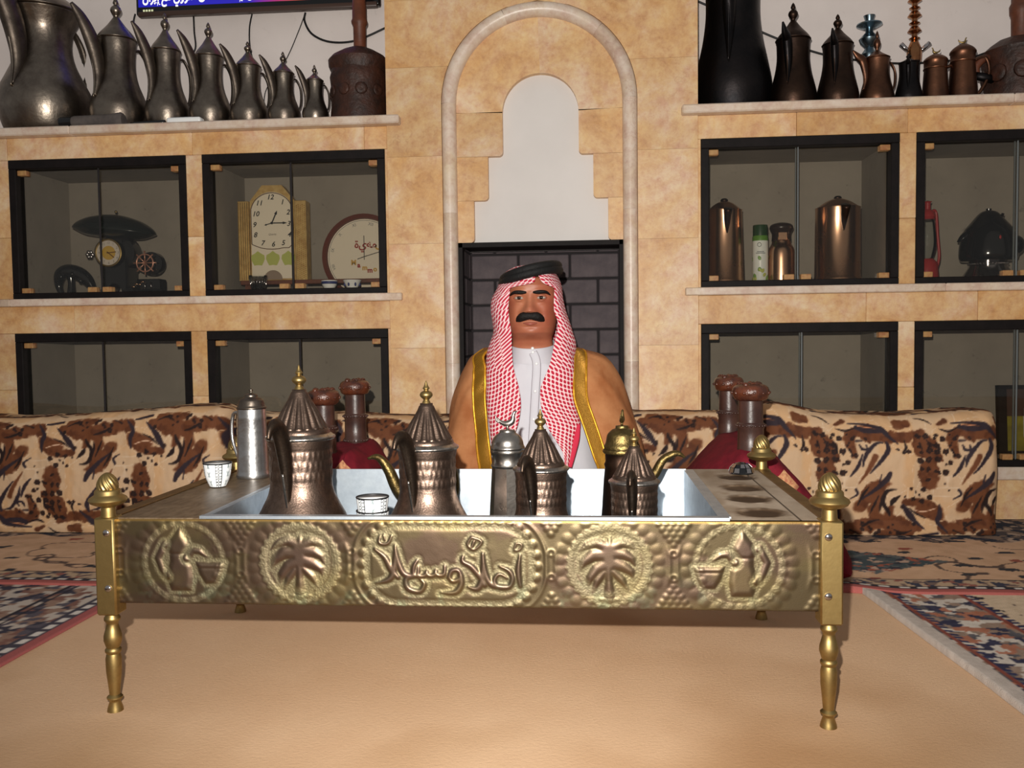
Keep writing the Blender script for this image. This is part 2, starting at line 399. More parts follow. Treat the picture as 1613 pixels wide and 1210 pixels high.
# chimney breast: piers, arch, niche
AX, AZ, RO, RI = .6575, 1.444, .336, .285
def arch_edge(z, r, sgn): return AX+sgn*(r if z <= AZ else math.sqrt(max(r*r-(z-AZ)**2, 0)))
zj = [0, .33, .605, .968, 1.268, 1.572, 1.80, 2.2, 2.7]
for sgn, xo in ((-1, .130), (1, 1.195)):
    for i, (a, b) in enumerate(zip(zj, zj[1:])):
        a += .0003; b -= .0003; x0 = xo if i < 7 else xo
        if a >= AZ+RO: poly = [(xo, a), (AX+sgn*.0006, a), (AX+sgn*.0006, b), (xo, b)]
        else: poly = [(xo, a)]+[(arch_edge(a+(b-a)*t/12, RO-.0005, sgn), a+(b-a)*t/12) for t in range(13)]+[(xo, b)]
        if b > AZ+RO > a: poly[-1:-1] = [(AX+sgn*.0006, AZ+RO), (AX+sgn*.0006, b)]
        cx, cz = (xo+AX)/2, (a+b)/2
        mk('stone_panel', prism([(x-cx, z-cz) for x, z in poly], 0, .05), STONE, wall, (cx, W, cz), False)
def moulding(pts2):                    # half round along a path in XZ
    V, F = [], []; n = 9
    for i, (x, z) in enumerate(pts2):
        a, b = pts2[max(i-1, 0)], pts2[min(i+1, len(pts2)-1)]; t = Vector((b[0]-a[0], b[1]-a[1])).normalized(); nx, nz = t.y, -t.x
        for j in range(n+1):
            q = PI*j/n; r = (RO-RI)/2; o = r*math.cos(q); V.append((x+nx*o, W+.012-.03*math.sin(q), z+nz*o))
        V.append((x-nx*r, W+.05, z-nz*r)); V.append((x+nx*r, W+.05, z+nz*r))
    s = n+3
    for i in range(len(pts2)-1):
        for j in range(s): F.append((i*s+j, i*s+(j+1) % s, (i+1)*s+(j+1) % s, (i+1)*s+j))
    F.append(tuple(range(s))); F.append(tuple(range((len(pts2)-1)*s, len(pts2)*s))[::-1])
    return V, F
RM = (RO+RI)/2
for sgn in (-1, 1):
    for a, b in ((0, .55), (.5503, 1.07), (1.0703, AZ-.0002)):
        mk('arch_moulding', moulding([(AX+sgn*RM, a+(b-a)*t/3) for t in range(4)]), PINK, wall, None, 50)
for a0, a1 in ((0, .27), (.2703, .62), (.6203, 1.0)):
    mk('arch_moulding', moulding([(AX+RM*math.cos(PI*(a0+(a1-a0)*t/14)), AZ+RM*math.sin(PI*(a0+(a1-a0)*t/14))) for t in range(15)]), PINK, wall, None, 50)
YI = W+.016
def block(poly):
    cx = sum(p[0] for p in poly)/len(poly); cz = sum(p[1] for p in poly)/len(poly)
    mk('arch_block', prism([(x-cx, z-cz) for x, z in poly], 0, .035), STONE, wall, (cx, YI, cz), False)
def rc(x, z, r, sx, sz):               # rounded corner, material towards (sx, sz)
    return [(x-sx*r+sx*r*math.cos(q), z-sz*r+sz*r*math.sin(q)) for q in [PI/2*i/5 for i in range(6)]]
e = .0004
for sgn, (k1, k2, k3) in ((-1, (.532, .480, .429)), (1, (.794, .843, .893))):
    xo = AX+sgn*(RI+.004)
    for xi, a, b in ((k3, .968, 1.113), (k2, 1.113, 1.264), (k1, 1.264, 1.415)):
        cn = rc(xi, a+e, .014, -sgn, -1)
        block([(xo, a+e)]+([cn[-1]]+cn[:-1][::-1] if False else cn[::-1])+[(xi, b-e), (xo, b-e)])
kc, kz, kr = .663, 1.411, .131
inner = [(kc+kr*math.cos(PI*t/24), kz+kr*math.sin(PI*t/24)) for t in range(25)]
outer = [(AX+(RI+.004)*math.cos(PI*t/24), AZ+(RI+.004)*math.sin(PI*t/24)) for t in range(25)]
for i0, i1 in ((0, 12), (12, 24)):
    o_ = [(AX+(RI+.004)*(1 if i0 == 0 else -1), 1.416)]
    po = outer[i0:i1+1]; pi_ = inner[i0:i1+1][::-1]
    block((o_ if i0 == 0 else [])+po+([] if i0 == 0 else o_)+pi_)
mk('niche_plaster', box(AX-RI-.02, AX+RI+.02, W+.042, W+.06, .968, AZ+RI+.02), WHITEP, wall, None, False)
# fire box
FX0, FX1, FZ, FY = .3735, .9415, .968, W+.325
mk('firebox_lining', merge(box(FX0-.03, FX0, W+.05, FY, 0, FZ), box(FX1, FX1+.03, W+.05, FY, 0, FZ), box(FX0-.03, FX1+.03, W+.05, FY, FZ, FZ+.03),
   box(FX0-.03, FX1+.03, FY+.012, FY+.03, 0, FZ)), SOOT, wall, None, False)
mk('firebox_frame', merge(box(FX0, FX0+.014, W+.005, W+.045, 0, FZ), box(FX1-.012, FX1, W+.005, W+.045, 0, FZ), box(FX0, FX1, W+.005, W+.045, FZ-.016, FZ)), BLACK, wall, None, False)
zt = at(840, 400, FY)[2]; x1 = at(816.5, 420, FY)[0]; bp, bh = .196, .0965
for r in range(-1, 11):
    z1 = zt-r*bh; z0 = z1-bh; z1 = min(z1, FZ-.001); z0 = max(z0, .001)
    if z1-z0 < .01: continue
    off = x1 if r % 2 == 0 else x1-.09
    for c in range(-3, 4):
        a, b = max(off+c*bp, FX0+.001), min(off+(c+1)*bp, FX1-.001)
        if b-a < .012: continue
        g = .0045; cx, cz = (a+b)/2, (z0+z1)/2
        mk('brick', box(a-cx+g, b-cx-g, 0, .02, z0-cz+g, z1-cz-g, .003), BRICK, wall, (cx, FY+random.uniform(-.002, .002), cz), False)
    for a, b in ((W+.052, W+.052+(.1 if r % 2 else .2)), (W+.052+(.1 if r % 2 else .2), FY-.002)):
        mk('brick', box(-.004, .004, a+.004, b-.004, z0+.0045, z1-.0045, .002), BRICK, wall, (FX0+.002, 0, 0), False)

# ------------------------------------------------------------------ display cabinets
def cabinet(x0, x1, z0, z1, split, label, lower=False, clipb=True):
    t = thing('display_cabinet', label, 'cabinet', ((x0+x1)/2, W, z0), 0, 'glazed display cabinets')
    w, h = (x1-x0)/2, z1-z0; f = .027; y0, y1 = -.004, .05; ft = .032
    mk('frame_rail', box(-w, w, y0, y1, h-ft, h, .002), BLACK, t, None, False)
    mk('frame_rail', box(-w, w, y0, y1, 0, .021, .002), BLACK, t, None, False)
    for s in (-1, 1): mk('frame_stile', box(min(s*w, s*(w-f)), max(s*w, s*(w-f)), y0+.001, y1, .021, h-ft, .002), BLACK, t, None, False)
    d = BK-W-.004; k = .012
    iw, a, b = w-.010, .012, h-.012
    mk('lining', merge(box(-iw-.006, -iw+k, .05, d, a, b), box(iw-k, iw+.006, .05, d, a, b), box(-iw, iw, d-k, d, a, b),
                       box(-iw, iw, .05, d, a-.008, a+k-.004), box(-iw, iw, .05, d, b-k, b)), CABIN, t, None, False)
    sx = split-(x0+x1)/2
    for a, b, yy in ((-w+f-.004, sx+.004, .022), (sx-.004, w-f+.004, .030)):
        mk('glass_pane', box(a, b, yy, yy+.004, .019, h-ft+.002), GLASS, t, None, False)
        mk('pane_edge', box(*((b-.0025, b+.0005) if a < -.1 and b < w-.05 else (a-.0005, a+.0025)), yy-.001, yy+.005, .022, h-ft), SOOT if split < 1 else GREY, t, None, False)
    cw, ch = .034, .019
    for cx, cz in ((-w+f+.016, h-ft-.012), (w-f-.016, h-ft-.012), (-w+f+.016, .030), (w-f-.016, .030), (sx-.028, .030), (sx+.028, .030)):
        mk('glass_clip', box(cx-cw/2, cx+cw/2, .008, .036, cz-ch/2, cz+ch/2, .002), CLIPM, t, None, False)
    return t
sp = lambda u, v: at(u, v, W+.025)[0]
cabinet(XS[0], XS[1], ZU0, ZU1, sp(155, 300), 'black framed glass cabinet holding the black shaded novelty clock')
cabinet(XS[2], XS[3], ZU0, ZU1, sp(458, 300), 'black framed glass cabinet holding the gold mantel clock and round clock')
cabinet(XS[0], XS[1], ZL0, ZL1, sp(162, 560), 'empty lower black framed glass cabinet at the far left above the leopard cushion')
cabinet(XS[2], XS[3], ZL0, ZL1, sp(472, 540), 'empty lower glass cabinet behind the tallest coffee pot on the table')
cabinet(XS[4], XS[5], ZU0, ZU1, sp(1255, 330), 'black framed glass cabinet holding copper jugs and a spray can')
cabinet(XS[6], XS[7], ZU0, ZU1, sp(1600, 330), 'upper glass cabinet at right edge with red lantern and black vessel')
cabinet(XS[4], XS[5], ZL0, ZL1, sp(1261, 560), 'empty lower glass cabinet behind the right pair of leather pommels')
cabinet(XS[6], XS[7], ZL0, ZL1, sp(1600, 560), 'lower glass cabinet at the right edge holding a dark framed picture')

# ------------------------------------------------------------------ rugs
def busy(X, Y, sc, pal, wts, warp=.35):
    wx = X*sc+warp*(fbm(X*sc*.8, Y*sc*.8)-.5)*4; wy = Y*sc+warp*(fbm(X*sc*.8+31, Y*sc*.8+9)-.5)*4
    _, _, cid = worley(wx, wy); C = np.zeros(X.shape+(3,)); lo = 0
    for p, w in zip(pal, wts):
        C[(cid >= lo) & (cid < lo+w+1e-6)] = p; lo += w
    return C
def put(C, m, c): m = np.clip(m, 0, 1)[..., None]; C[:] = C*(1-m)+np.array(c, float)*m
def vines(X, Y, s=1.):
    a = np.abs(fbm(X*4.2*s+3, Y*6*s+8, 3)-.5); line = (a < .010)
    f1, f2, cid = worley(X*9*s+.6*fbm(X*20, Y*20), Y*13*s); bl = (f1 < .30-.22*fbm(X*60, Y*60, 2)) & (cid > .45)
    return line.astype(float)*.8, bl.astype(float), cid
def rug(name, label, x0, x1, y0, y1, st, colf, zf, base=(0, 0)):
    nx, ny = int((x1-x0)/st), int((y1-y0)/st); X, Y = np.meshgrid(np.linspace(x0, x1, nx), np.linspace(y0, y1, ny))
    X, Y, Z, C = zf(X, Y)+(colf(X, Y),)
    P = np.stack([X, Y, Z], -1)
    # skirt
    top = P; e0 = P[:1].copy(); e0[..., 2] = .0006; e1 = P[-1:].copy(); e1[..., 2] = .0006
    P = np.concatenate([e0, top, e1], 0); C = np.concatenate([C[:1], C, C[-1:]], 0)
    l = P[:, :1].copy(); l[..., 2] = .0006; r = P[:, -1:].copy(); r[..., 2] = .0006
    P = np.concatenate([l, P, r], 1); C = np.concatenate([C[:, :1], C, C[:, -1:]], 1)
    o = grid(name, P, PILE, None, lin(C)); tag(o, label, 'rug'); return o
def c_run(X, Y):
    e = Y-.745; C = np.zeros(X.shape+(3,))+np.array((206, 168, 136)); C += (fbm(X*30, Y*30)[..., None]-.5)*30
    ln, bl, cid = vines(X, Y)
    put(C, ln, (70, 58, 56)); put(C, bl, (58, 58, 62)); put(C, bl*(cid > .85), (150, 84, 70))
    md = np.abs(X-1.56)/.235+np.abs(Y-1.05)/.135+.25*(fbm(X*40, Y*40)-.5)
    mc = busy(X, Y, 55, [(70, 82, 86), (96, 100, 100), (54, 56, 66), (160, 92, 74), (190, 160, 140)], [.35, .25, .2, .12, .08])
    C = np.where((md < 1)[..., None], mc, C)
    bz = busy(X, Y, 45, [(50, 54, 66), (140, 118, 102), (90, 80, 80), (186, 160, 140)], [.4, .25, .2, .15])
    C = np.where((e > .56+.02*np.sin(X*30))[..., None], bz, C)
    bd = busy(X, Y, 60, [(186, 160, 132), (120, 100, 92), (60, 62, 78), (150, 96, 84)], [.5, .2, .2, .1]); C = np.where((e < .118)[..., None], bd, C)
    put(C, ((e > .112) & (e < .120)), (46, 42, 46)); put(C, ((e > .028) & (e < .052)), (54, 50, 56))
    put(C, ((e > .035) & (e < .046) & (np.mod(X, .045) < .022)), (216, 206, 196)); put(C, e < .028, (166, 92, 86)); return C
def z_run(X, Y):
    dy = .012*(fbm(X*2.3, X*0+2)-.5)*sst(1.0, .745, Y)+.03*np.exp(-((X-1.42)/.1)**2)*sst(1.0, .745, Y)
    return X, Y+dy, .011+.004*(fbm(X*5, Y*5)-.5)+.006*np.exp(-((X-1.42)/.1)**2)*sst(.9, .745, Y)
rug('rug', 'cream floral runner rug with pink edge along the wall under the cushions', -2.2, 2.6, .745, 1.635, .006, c_run, z_run)
def c_left(X, Y):
    e = -.335-X
    C = busy(X, Y, 48, [(190, 178, 166), (60, 58, 70), (128, 92, 82), (90, 84, 92), (150, 122, 106)], [.28, .26, .16, .15, .15])
    for a in (.17, .19): put(C, (np.abs(e-a) < .004), (48, 44, 52))
    put(C, (e > .026) & (e < .062), (70, 66, 76)); put(C, (e > .036) & (e < .052) & (np.mod(Y, .05) < .03), (214, 206, 198))
    put(C, e < .026, (162, 90, 88)); return C
rug('rug', 'dark floral rug with pink bound edge left of the table', -1.5, -.335, -.9, .80, .006, c_left,
    lambda X, Y: (X+.006*(fbm(Y*3, Y*0)-.5), Y, .006+.002*(fbm(X*6, Y*6)-.5)))
def c_right(X, Y):
    e = X-1.48
    C = busy(X, Y, 42, [(206, 196, 184), (54, 54, 76), (170, 112, 88), (150, 128, 112), (90, 88, 92)], [.36, .18, .16, .18, .12])
    f = e > .235; ln, bl, cid = vines(X, Y, 1.5); D = np.zeros(C.shape)+np.array((208, 186, 158)); put(D, bl, (40, 38, 46)); put(D, ln, (80, 66, 66))
    C = np.where(f[..., None], D, C)
    for a in (.052, .222): put(C, np.abs(e-a) < .007, (134, 72, 60)); put(C, (np.abs(e-a-.014) < .007) & (np.mod(Y, .022) < .012), (48, 52, 84))
    put(C, e < .042, (192, 180, 170)); C += (fbm(X*90, Y*90, 2)[..., None]-.5)*28; return C
rug('rug', 'floral rug with a pale grey bound edge right of the table', 1.48, 2.7, -1.1, .785, .006, c_right,
    lambda X, Y: (X+(.797-Y)*.067+.01*(fbm(Y*2.2, Y*0+4)-.5), Y, .006+.009*np.exp(-((X-1.48)/.05)**2)+.003*(fbm(X*6, Y*6)-.5)))

# ------------------------------------------------------------------ printed bolsters
TW, TH = 635., 860.
gx, gy = np.meshgrid(np.arange(0, TW, 3.), np.arange(0, TH, 3.))
T = np.zeros(gx.shape+(3,))+np.array((204, 172, 138))
BR, BD, DK, PU = (108, 64, 40), (78, 43, 28), (40, 28, 27), (50, 40, 46)
def wrap(fn, m=None):
    out = np.full(gx.shape, 1e9)
    for dx in (-TW, 0, TW):
        for dy in (-TH, 0, TH): out = np.minimum(out, fn(gx-dx, gy-dy))
    return out
def st(pts, w, c, soft=6, rag=0):
    w = w if isinstance(w, list) else [w]*len(pts); q = cr([(x-400, y-200, b) for (x, y), b in zip(pts, w)], 5); p = [(a[0], a[1]) for a in q]; w = [max(float(a[2]), .5) for a in q]; d = wrap(lambda X, Y: pl_sd(X, Y, p, w))
    if rag: d = d+rag*(fbm(gx*.03, gy*.03)-.5)*2
    put(T, sst(soft, -soft, d), c)
tint = fbm(gx/TW*4, gy/TH*4); put(T, sst(.5, .7, tint)*.5, (206, 158, 108))
f1, f2, _ = worley(gx/105, gy/105); put(T, sst(.05, .0, f2-f1)*.45*(vnoise(gx/180, gy/180) > .45), (232, 212, 188))
for p, w, r in (([(640, 360), (800, 370), (1000, 390)], [30, 55, 20], 30), ([(880, 380), (980, 380), (1080, 350)], [22, 34, 24], 14),
                ([(1080, 400), (1110, 450), (1180, 540)], [45, 75, 30], 26), ([(640, 400), (670, 520)], [40, 18], 16), ([(490, 600), (500, 690)], [62, 55], 22),
                ([(700, 860), (800, 730), (890, 700)], [34, 48, 12], 14), ([(790, 930), (800, 830), (850, 760)], [32, 36, 20], 14),
                ([(880, 900), (900, 850)], [26, 16], 8), ([(600, 1000), (720, 980), (900, 960), (1060, 1000)], [44, 42, 56, 26], 24), ([(820, 1030), (1000, 1030)], [26, 30], 20),
                ([(310, 290), (370, 290)], [34, 24], 14), ([(600, 280), (560, 300)], [18, 8], 10), ([(985, 820), (1110, 830), (1180, 880)], [22, 30, 38], 10),
                ([(1080, 870), (1190, 910)], [34, 40], 8)):
    st(p, w, BR, 9, r)
put(T, sst(.45, .7, fbm(gx/40, gy/40))*np.where((T[..., 0] < 165), 1, 0)*.6, BD)
for p, w in (([(640, 300), (760, 310), (840, 330), (880, 370), (940, 425)], [4, 10, 18, 14, 4]), ([(690, 330), (760, 350), (840, 350)], [16, 20, 10]),
             ([(720, 590), (740, 520), (800, 440), (850, 425)], [4, 12, 10, 4]), ([(870, 420), (880, 470), (830, 550), (765, 630)], [9, 16, 12, 4]),
             ([(720, 515), (690, 590), (645, 650)], [4, 12, 5]), ([(890, 630), (870, 670), (810, 730), (720, 800)], [12, 18, 14, 5]), ([(835, 640), (825, 690)], [4, 6]),
             ([(680, 740), (690, 770), (645, 800)], [10, 8, 3]), ([(930, 735), (870, 750), (845, 820), (880, 880), (890, 910)], [3, 12, 14, 12, 6]), ([(950, 775), (910, 810), (895, 840)], [3, 16, 4]),
             ([(1200, 840), (1205, 910), (1190, 960), (1240, 1030)], [6, 16, 14, 4]), ([(970, 840), (1010, 900), (1050, 950), (1100, 1005)], [10, 22, 14, 3]),
             ([(1065, 1050), (1180, 1030)], [12, 8]), ([(705, 450), (720, 480), (750, 480), (745, 450)], [6, 9, 8, 4]), ([(685, 420), (720, 420)], [8, 6])):
    st(p, [q*1.0 for q in w], PU if w[0] > 3 else DK, 4)
for p, w in (([(420, 250), (470, 262), (520, 300)], [2, 7, 2]), ([(560, 330), (620, 350), (690, 330)], [3, 8, 2]), ([(480, 400), (500, 440), (480, 480)], [3, 8, 3]), ([(440, 420), (455, 470)], [7, 3]), ([(540, 420), (560, 470), (530, 500)], [3, 9, 3]),
             ([(760, 720), (720, 780), (690, 850)], [3, 9, 2]), ([(820, 780), (790, 850), (770, 900)], [3, 8, 2]), ([(850, 770), (830, 840), (830, 890)], [2, 8, 2]), ([(640, 480), (660, 520)], [8, 3]), ([(980, 400), (990, 450), (975, 480)], [2, 9, 6]),
             ([(1010, 860), (1060, 900), (1120, 930)], [2, 7, 2]), ([(700, 1000), (760, 960), (830, 940)], [2, 9, 3]), ([(900, 1000), (960, 1030), (1020, 1010)], [2, 8, 2]), ([(640, 1010), (700, 1040)], [6, 2])): st(p, w, DK, 4)
st([(800, 520), (760, 600), (700, 700)], [18, 14, 4], BR, 6); st([(1040, 870), (1100, 885), (1180, 865)], [2, 4, 2], (220, 180, 150), 3); st([(700, 320), (790, 330)], [2, 3], (206, 140, 100), 3)
rs = random.Random(4)
spots = [(440, 545, 22), (490, 540, 20), (550, 540, 20), (600, 490, 20), (600, 625, 22), (630, 560, 15), (580, 400, 20), (370, 480, 16), (340, 490, 12), (300, 465, 10), (680, 520, 14), (1020, 730, 9), (1045, 750, 9), (1100, 740, 16),
         (1140, 790, 18), (1075, 770, 8), (965, 850, 12), (1030, 800, 16), (1090, 815, 18), (590, 700, 7), (620, 740, 6), (745, 405, 8), (980, 785, 8), (600, 575, 8)]
for cx in range(16): spots.append((rs.uniform(400, 560), rs.uniform(360, 520), rs.uniform(10, 20)))
for cx in range(12): spots.append((rs.uniform(700, 1040), rs.uniform(950, 1040), rs.uniform(9, 16)))
for cx in range(7): spots.append((rs.uniform(440, 560), rs.uniform(590, 680), rs.uniform(9, 16)))
for cx in range(6): spots.append((rs.uniform(620, 700), rs.uniform(370, 520), rs.uniform(8, 14)))
for x, y, r in spots:
    d = wrap(lambda X, Y: np.hypot(X-x+400, (Y-y+200))-r)+9*(fbm(gx*.06, gy*.06)-.5)*2
    put(T, sst(3, -3, d)*.95, DK); put(T, sst(2, -3, d+r*.7)*.55, BD)
T_lin = lin(np.clip(T, 0, 255))
def bolster(label, x0, x1, yf, yb, zt, flip, off, sag, st_=.0034):
    nx = int((x1-x0)/st_); d = yb-yf; r = .062
    # section, from bottom front up over the top and down the back
    sec, vv = [], []
    def arc(cy, cz, a0, a1, n): return [(cy+r*math.cos(a0+(a1-a0)*i/n), cz+r*math.sin(a0+(a1-a0)*i/n)) for i in range(n+1)]
    raw = arc(yf+r*.7, r*.5, 1.35*PI, PI, 8)+[(yf-.014*math.sin(PI*t/12), r*.5+(zt-r*1.5)*t/12) for t in range(1, 12)]+arc(yf+r, zt-r, PI, .5*PI, 14)+arc(yb-r, zt-r, .5*PI, 0, 8)+[(yb, .03)]
    raw = np.array(raw); L = np.concatenate([[0], np.cumsum(np.hypot(*np.diff(raw, axis=0).T))])
    ns = int(L[-1]*.72/st_); s = np.concatenate([np.linspace(0, L[-1]*.72, ns), np.linspace(L[-1]*.73, L[-1], 20)])
    Yc, Zc = np.interp(s, L, raw[:, 0]), np.interp(s, L, raw[:, 1]); xs = np.linspace(0, 1, nx)
    e = np.minimum(xs, 1-xs)*(x1-x0); sh = np.sqrt(np.clip(1-((.05-np.minimum(e, .05))/.05)**2, 0, 1))*.75+.25
    sh = np.where(e < 1e-6, .22, sh)
    X = x0+(x1-x0)*np.tile(xs, (len(s), 1)); Ym = (yf+yb)/2; S, XX = np.meshgrid(s, X[0], indexing='ij')
    Y = Ym+(Yc[:, None]-Ym)*sh[None]; hz = sag(xs)[None]
    Z = (Zc[:, None])*(.94+.06*sh[None]); Z = Z*(1+(hz-1)*sst(.3, 1, Zc[:, None]/zt))
    wr = (fbm(XX*9, S*7)-.5)*.022+(fbm(XX*26, S*10+4)-.5)*.008
    Y = Y+wr*sh[None]; Z = Z+(fbm(XX*6+9, S*8)-.5)*.02*sst(.1, .3, Zc[:, None])*sh[None]
    X = X+.006*(fbm(S*9, XX*0)-.5)*sst(.1, 0, e)[None]
    PXM = .307/TW                        # metres per tile unit
    tu = (XX-x0)/PXM+off; tv = TH*.985-(S-.05)/PXM*1.02
    if flip: tu, tv = -tu, (S-.05)/PXM*1.02+60
    C = T_lin[(np.mod(tv, TH)/3).astype(int) % T.shape[0], (np.mod(tu, TW)/3).astype(int) % T.shape[1]]
    P = np.stack([X, Y, np.maximum(Z, .013)], -1)
    bx = (P[0, :, 0].mean(), Ym, 0); o = grid('floor_cushion', P-np.array(bx), PRINT, None, C, loc=bx, closed=False)
    o.data.flip_normals() if False else None
    tag(o, label, 'cushion', 'printed back cushions along the wall'); return o
bolster('animal print back cushion at far left under the empty cabinets', -1.75, -.36, 1.355, 1.60, .395, True, 150, lambda t: 1+.05*sst(.45, .98, t)+.02*np.sin(t*9))
bolster('animal print back cushion directly behind the seated man', -.35, 1.30, 1.43, 1.63, .385, True, 380, lambda t: 1+.015*np.sin(t*8+1)+.0*t, .0045)
bolster('animal print back cushion at right with its bare end showing', 1.36, 2.085, 1.385, 1.625, .388, False, -300, lambda t: 1+.09*sst(.30, .02, t)-.02*np.exp(-((t-.5)/.2)**2)+.015*sst(.7, .95, t))

# ================================================================== the brass coffee table
TW_, TD = 1.2, .56; ZT = .336
tb = thing('coffee_hearth_table', 'low brass table with embossed front and sunken steel tray of coffee pots', 'table', (.6, .28, 0))
ox, oy = .6, .28
legp = [(.0135, 0), (.0125, .006), (.0092, .016), (.0098, .019), (.0132, .0225), (.0132, .025), (.0088, .029), (.0102, .045), (.0128, .07), (.0132, .092), (.0112, .1005),
        (.0135, .104), (.0135, .108), (.011, .111), (.0122, .1145), (.0150, .124), (.0148, .132), (.0118, .143), (.0098, .151), (.0102, .155), (.0134, .159), (.0134, .163), (.0112, .166), (.0112, .172)]
finp = [(.0125, 0), (.0122, .004), (.0115, .016), (.0135, .0185), (.0205, .0195), (.0285, .0235), (.0318, .0285), (.030, .0325), (.0235, .0365), (.0218, .0385), (.0215, .044), (.0195, .0465), (.0160, .048)]
acp = [(.0168, .0475), (.0172, .052), (.0165, .058), (.0140, .0645), (.0095, .0705), (.0040, .0745), (0, .0755)]
leg_d = merge(lathe(legp, 20), box(-.0178, .0178, -.0178, .0178, .1705, .338, .003))
leg_me = new_mesh('leg', *leg_d); fin_me = new_mesh('finial', *merge(lathe(finp, 24), lathe(acp, 112, lambda r, z, a: r*(1+.05*math.sin(14*(a+z*34))), 3)))
scr_me = new_mesh('screw', *move(merge(lathe([(.0062, 0), (.0060, .0016), (.0045, .003), (0, .0036)], 14)), rx=PI/2))
slot_me = new_mesh('screw_slot', *box(-.0009, .0009, -.0044, -.003, -.0052, .0052))
for i, (x, y) in enumerate(((0, 0), (TW_, 0), (0, TD), (TW_, TD))):
    lg = mk('leg', leg_me, BRASS, tb, (x-ox, y-oy, 0))
    mk('finial', fin_me, BRASS, lg, (0, 0, .338))
    if y == 0:
        for z in (.313, .218):
            s = mk('screw', scr_me, CHROME, lg, ((.005 if x == 0 else -.006), -.0178, z))
            s.rotation_euler = (0, random.uniform(-.6, .6), 0)

# embossed front panel ------------------------------------------------
NU, NV = 980, 128
U, Vv = np.meshgrid(np.linspace(0, 1100, NU), np.linspace(0, 143, NV))
Hh = .5*(fbm(U/30, Vv/30)-.5)*2; ST = np.zeros(U.shape); SM = np.zeros(U.shape)      # height (mm), stipple, smooth raised
def zz(pts, ox_, oy_, s): return [((x/s+ox_)-190, (y/s+oy_)-812-((x/s+ox_)-190)*.0073) for x, y in pts]
def raise_(d, h, edge=5., sm=1):
    global Hh, SM, ST
    a = sst(edge*.35, -edge, d); Hh = Hh+h*a; SM = np.maximum(SM, a*sm); ring = sst(9, 4, d)*sst(-1.5, 1.5, d); ST = np.maximum(ST, ring); Hh = Hh-.9*ring
def lobes(cu, cv, ru, rv, n, r, h, a0=0, a1=2*PI):
    global Hh
    best = np.zeros(U.shape)
    for i in range(n):
        a = a0+(a1-a0)*(i+.5)/n; d = np.hypot(U-cu-ru*math.cos(a), Vv-cv-rv*math.sin(a))/r
        best = np.maximum(best, np.clip(1-d*d, 0, 1)**.9)
    Hh = Hh+h*best
def rimline(d, w, h):
    global Hh
    Hh = Hh+h*np.exp(-(d/w)**2)
for cu in (299, 786):                   # palm medallions
    cv = 72; d = np.hypot(U-cu, (Vv-cv)*.98); ang = np.arctan2(Vv-cv, U-cu)
    band = sst(50, 54, d)*sst(68, 64, d+1.5*np.sin(ang*30)); ST = np.maximum(ST, band*.9); Hh = Hh+1.6*band-1.6*np.exp(-((d-53)/2.2)**2)
    lobes(cu, cv, 77, 77, 26, 11, 1.5); Hh = Hh+1.2*sst(53, 30, d)
    ST = np.maximum(ST, sst(52, 48, d)*sst(36, 44, d)*.8)
    pal = zz([(0, 0)], 0, 0, 1)
    o = lambda pts: [(x/7.56-92.5+cu, y/7.56-9.0) for x, y in pts]
    tree = np.minimum.reduce([pl_sd(U, Vv, o(p), [q_*1.28 if q_ > 1 else q_ for q_ in w]) for p, w in (
        ([(690, 600), (695, 800), (700, 1000)], [7.5, 4.5, 7]), ([(600, 1020), (800, 1020)], [2.5, 2.5]), ([(690, 430), (700, 600)], [11, 10]),
        ([(690, 400), (560, 330), (440, 360), (340, 450)], [8, 6.5, 5.5, .6]), ([(680, 480), (520, 480), (410, 560), (350, 680)], [9, 8, 6, .6]), ([(680, 590), (560, 650), (480, 760), (450, 870)], [9, 7, 5.5, .6]),
        ([(640, 690), (560, 800), (500, 960)], [5, 5, .6]), ([(720, 400), (840, 330), (940, 350), (1010, 420)], [8, 6.5, 5, .6]), ([(720, 450), (870, 470), (960, 520), (1000, 620)], [9, 7, 5, .6]),
        ([(720, 570), (860, 620), (950, 680), (980, 770)], [9, 7, 5, .6]), ([(740, 680), (840, 780), (930, 930)], [5, 5, .6]), ([(705, 400), (710, 240)], [8, .6]))])
    raise_(tree, 3.6, 8)
for cu, sg in ((105, 1), (985, -1)):    # coffee pot medallions
    cv = 72; d = np.hypot(U-cu-sg*4, (Vv-cv)*1.0); ang = np.arctan2(Vv-cv, U-cu)
    lobes(cu+sg*2, cv, 80, 78, 26, 11.5, 1.5); lobes(cu, cv, 63, 64, 26, 8, 1.6); ST = np.maximum(ST, sst(58, 62, d)*sst(72, 68, d)*.7); Hh = Hh-1.3*np.exp(-((d-58)/2.5)**2)
    o = lambda pts: [(cu+sg*((x-765)/6.72-2), (y-40)/6.72) for x, y in pts]
    pot = poly_sd(U, Vv, o([(765, 120), (815, 210), (875, 340), (825, 430), (890, 560), (905, 700), (880, 850), (660, 850), (620, 740), (615, 640), (650, 520), (650, 430), (605, 350), (700, 220)]))
    raise_(pot, 4.4, 9); Hh = Hh-2*np.exp(-(pl_sd(U, Vv, o([(630, 430), (840, 430)]), 0)/1.6)**2)
    hd = np.minimum(pl_sd(U, Vv, o([(600, 320), (520, 480), (560, 600), (620, 690)]), 5.5), pl_sd(U, Vv, o([(850, 470), (900, 390), (980, 400), (1080, 480)]), [7, 6, 5, .8])); raise_(hd, 2.8, 4)
    cup = poly_sd(U, Vv, o([(935, 520), (1260, 520), (1225, 660), (1170, 760), (1040, 770), (975, 660)])); raise_(cup, 3.8, 7); Hh = Hh-1.6*np.exp(-(pl_sd(U, Vv, o([(945, 590), (1240, 590)]), 0)/1.6)**2)
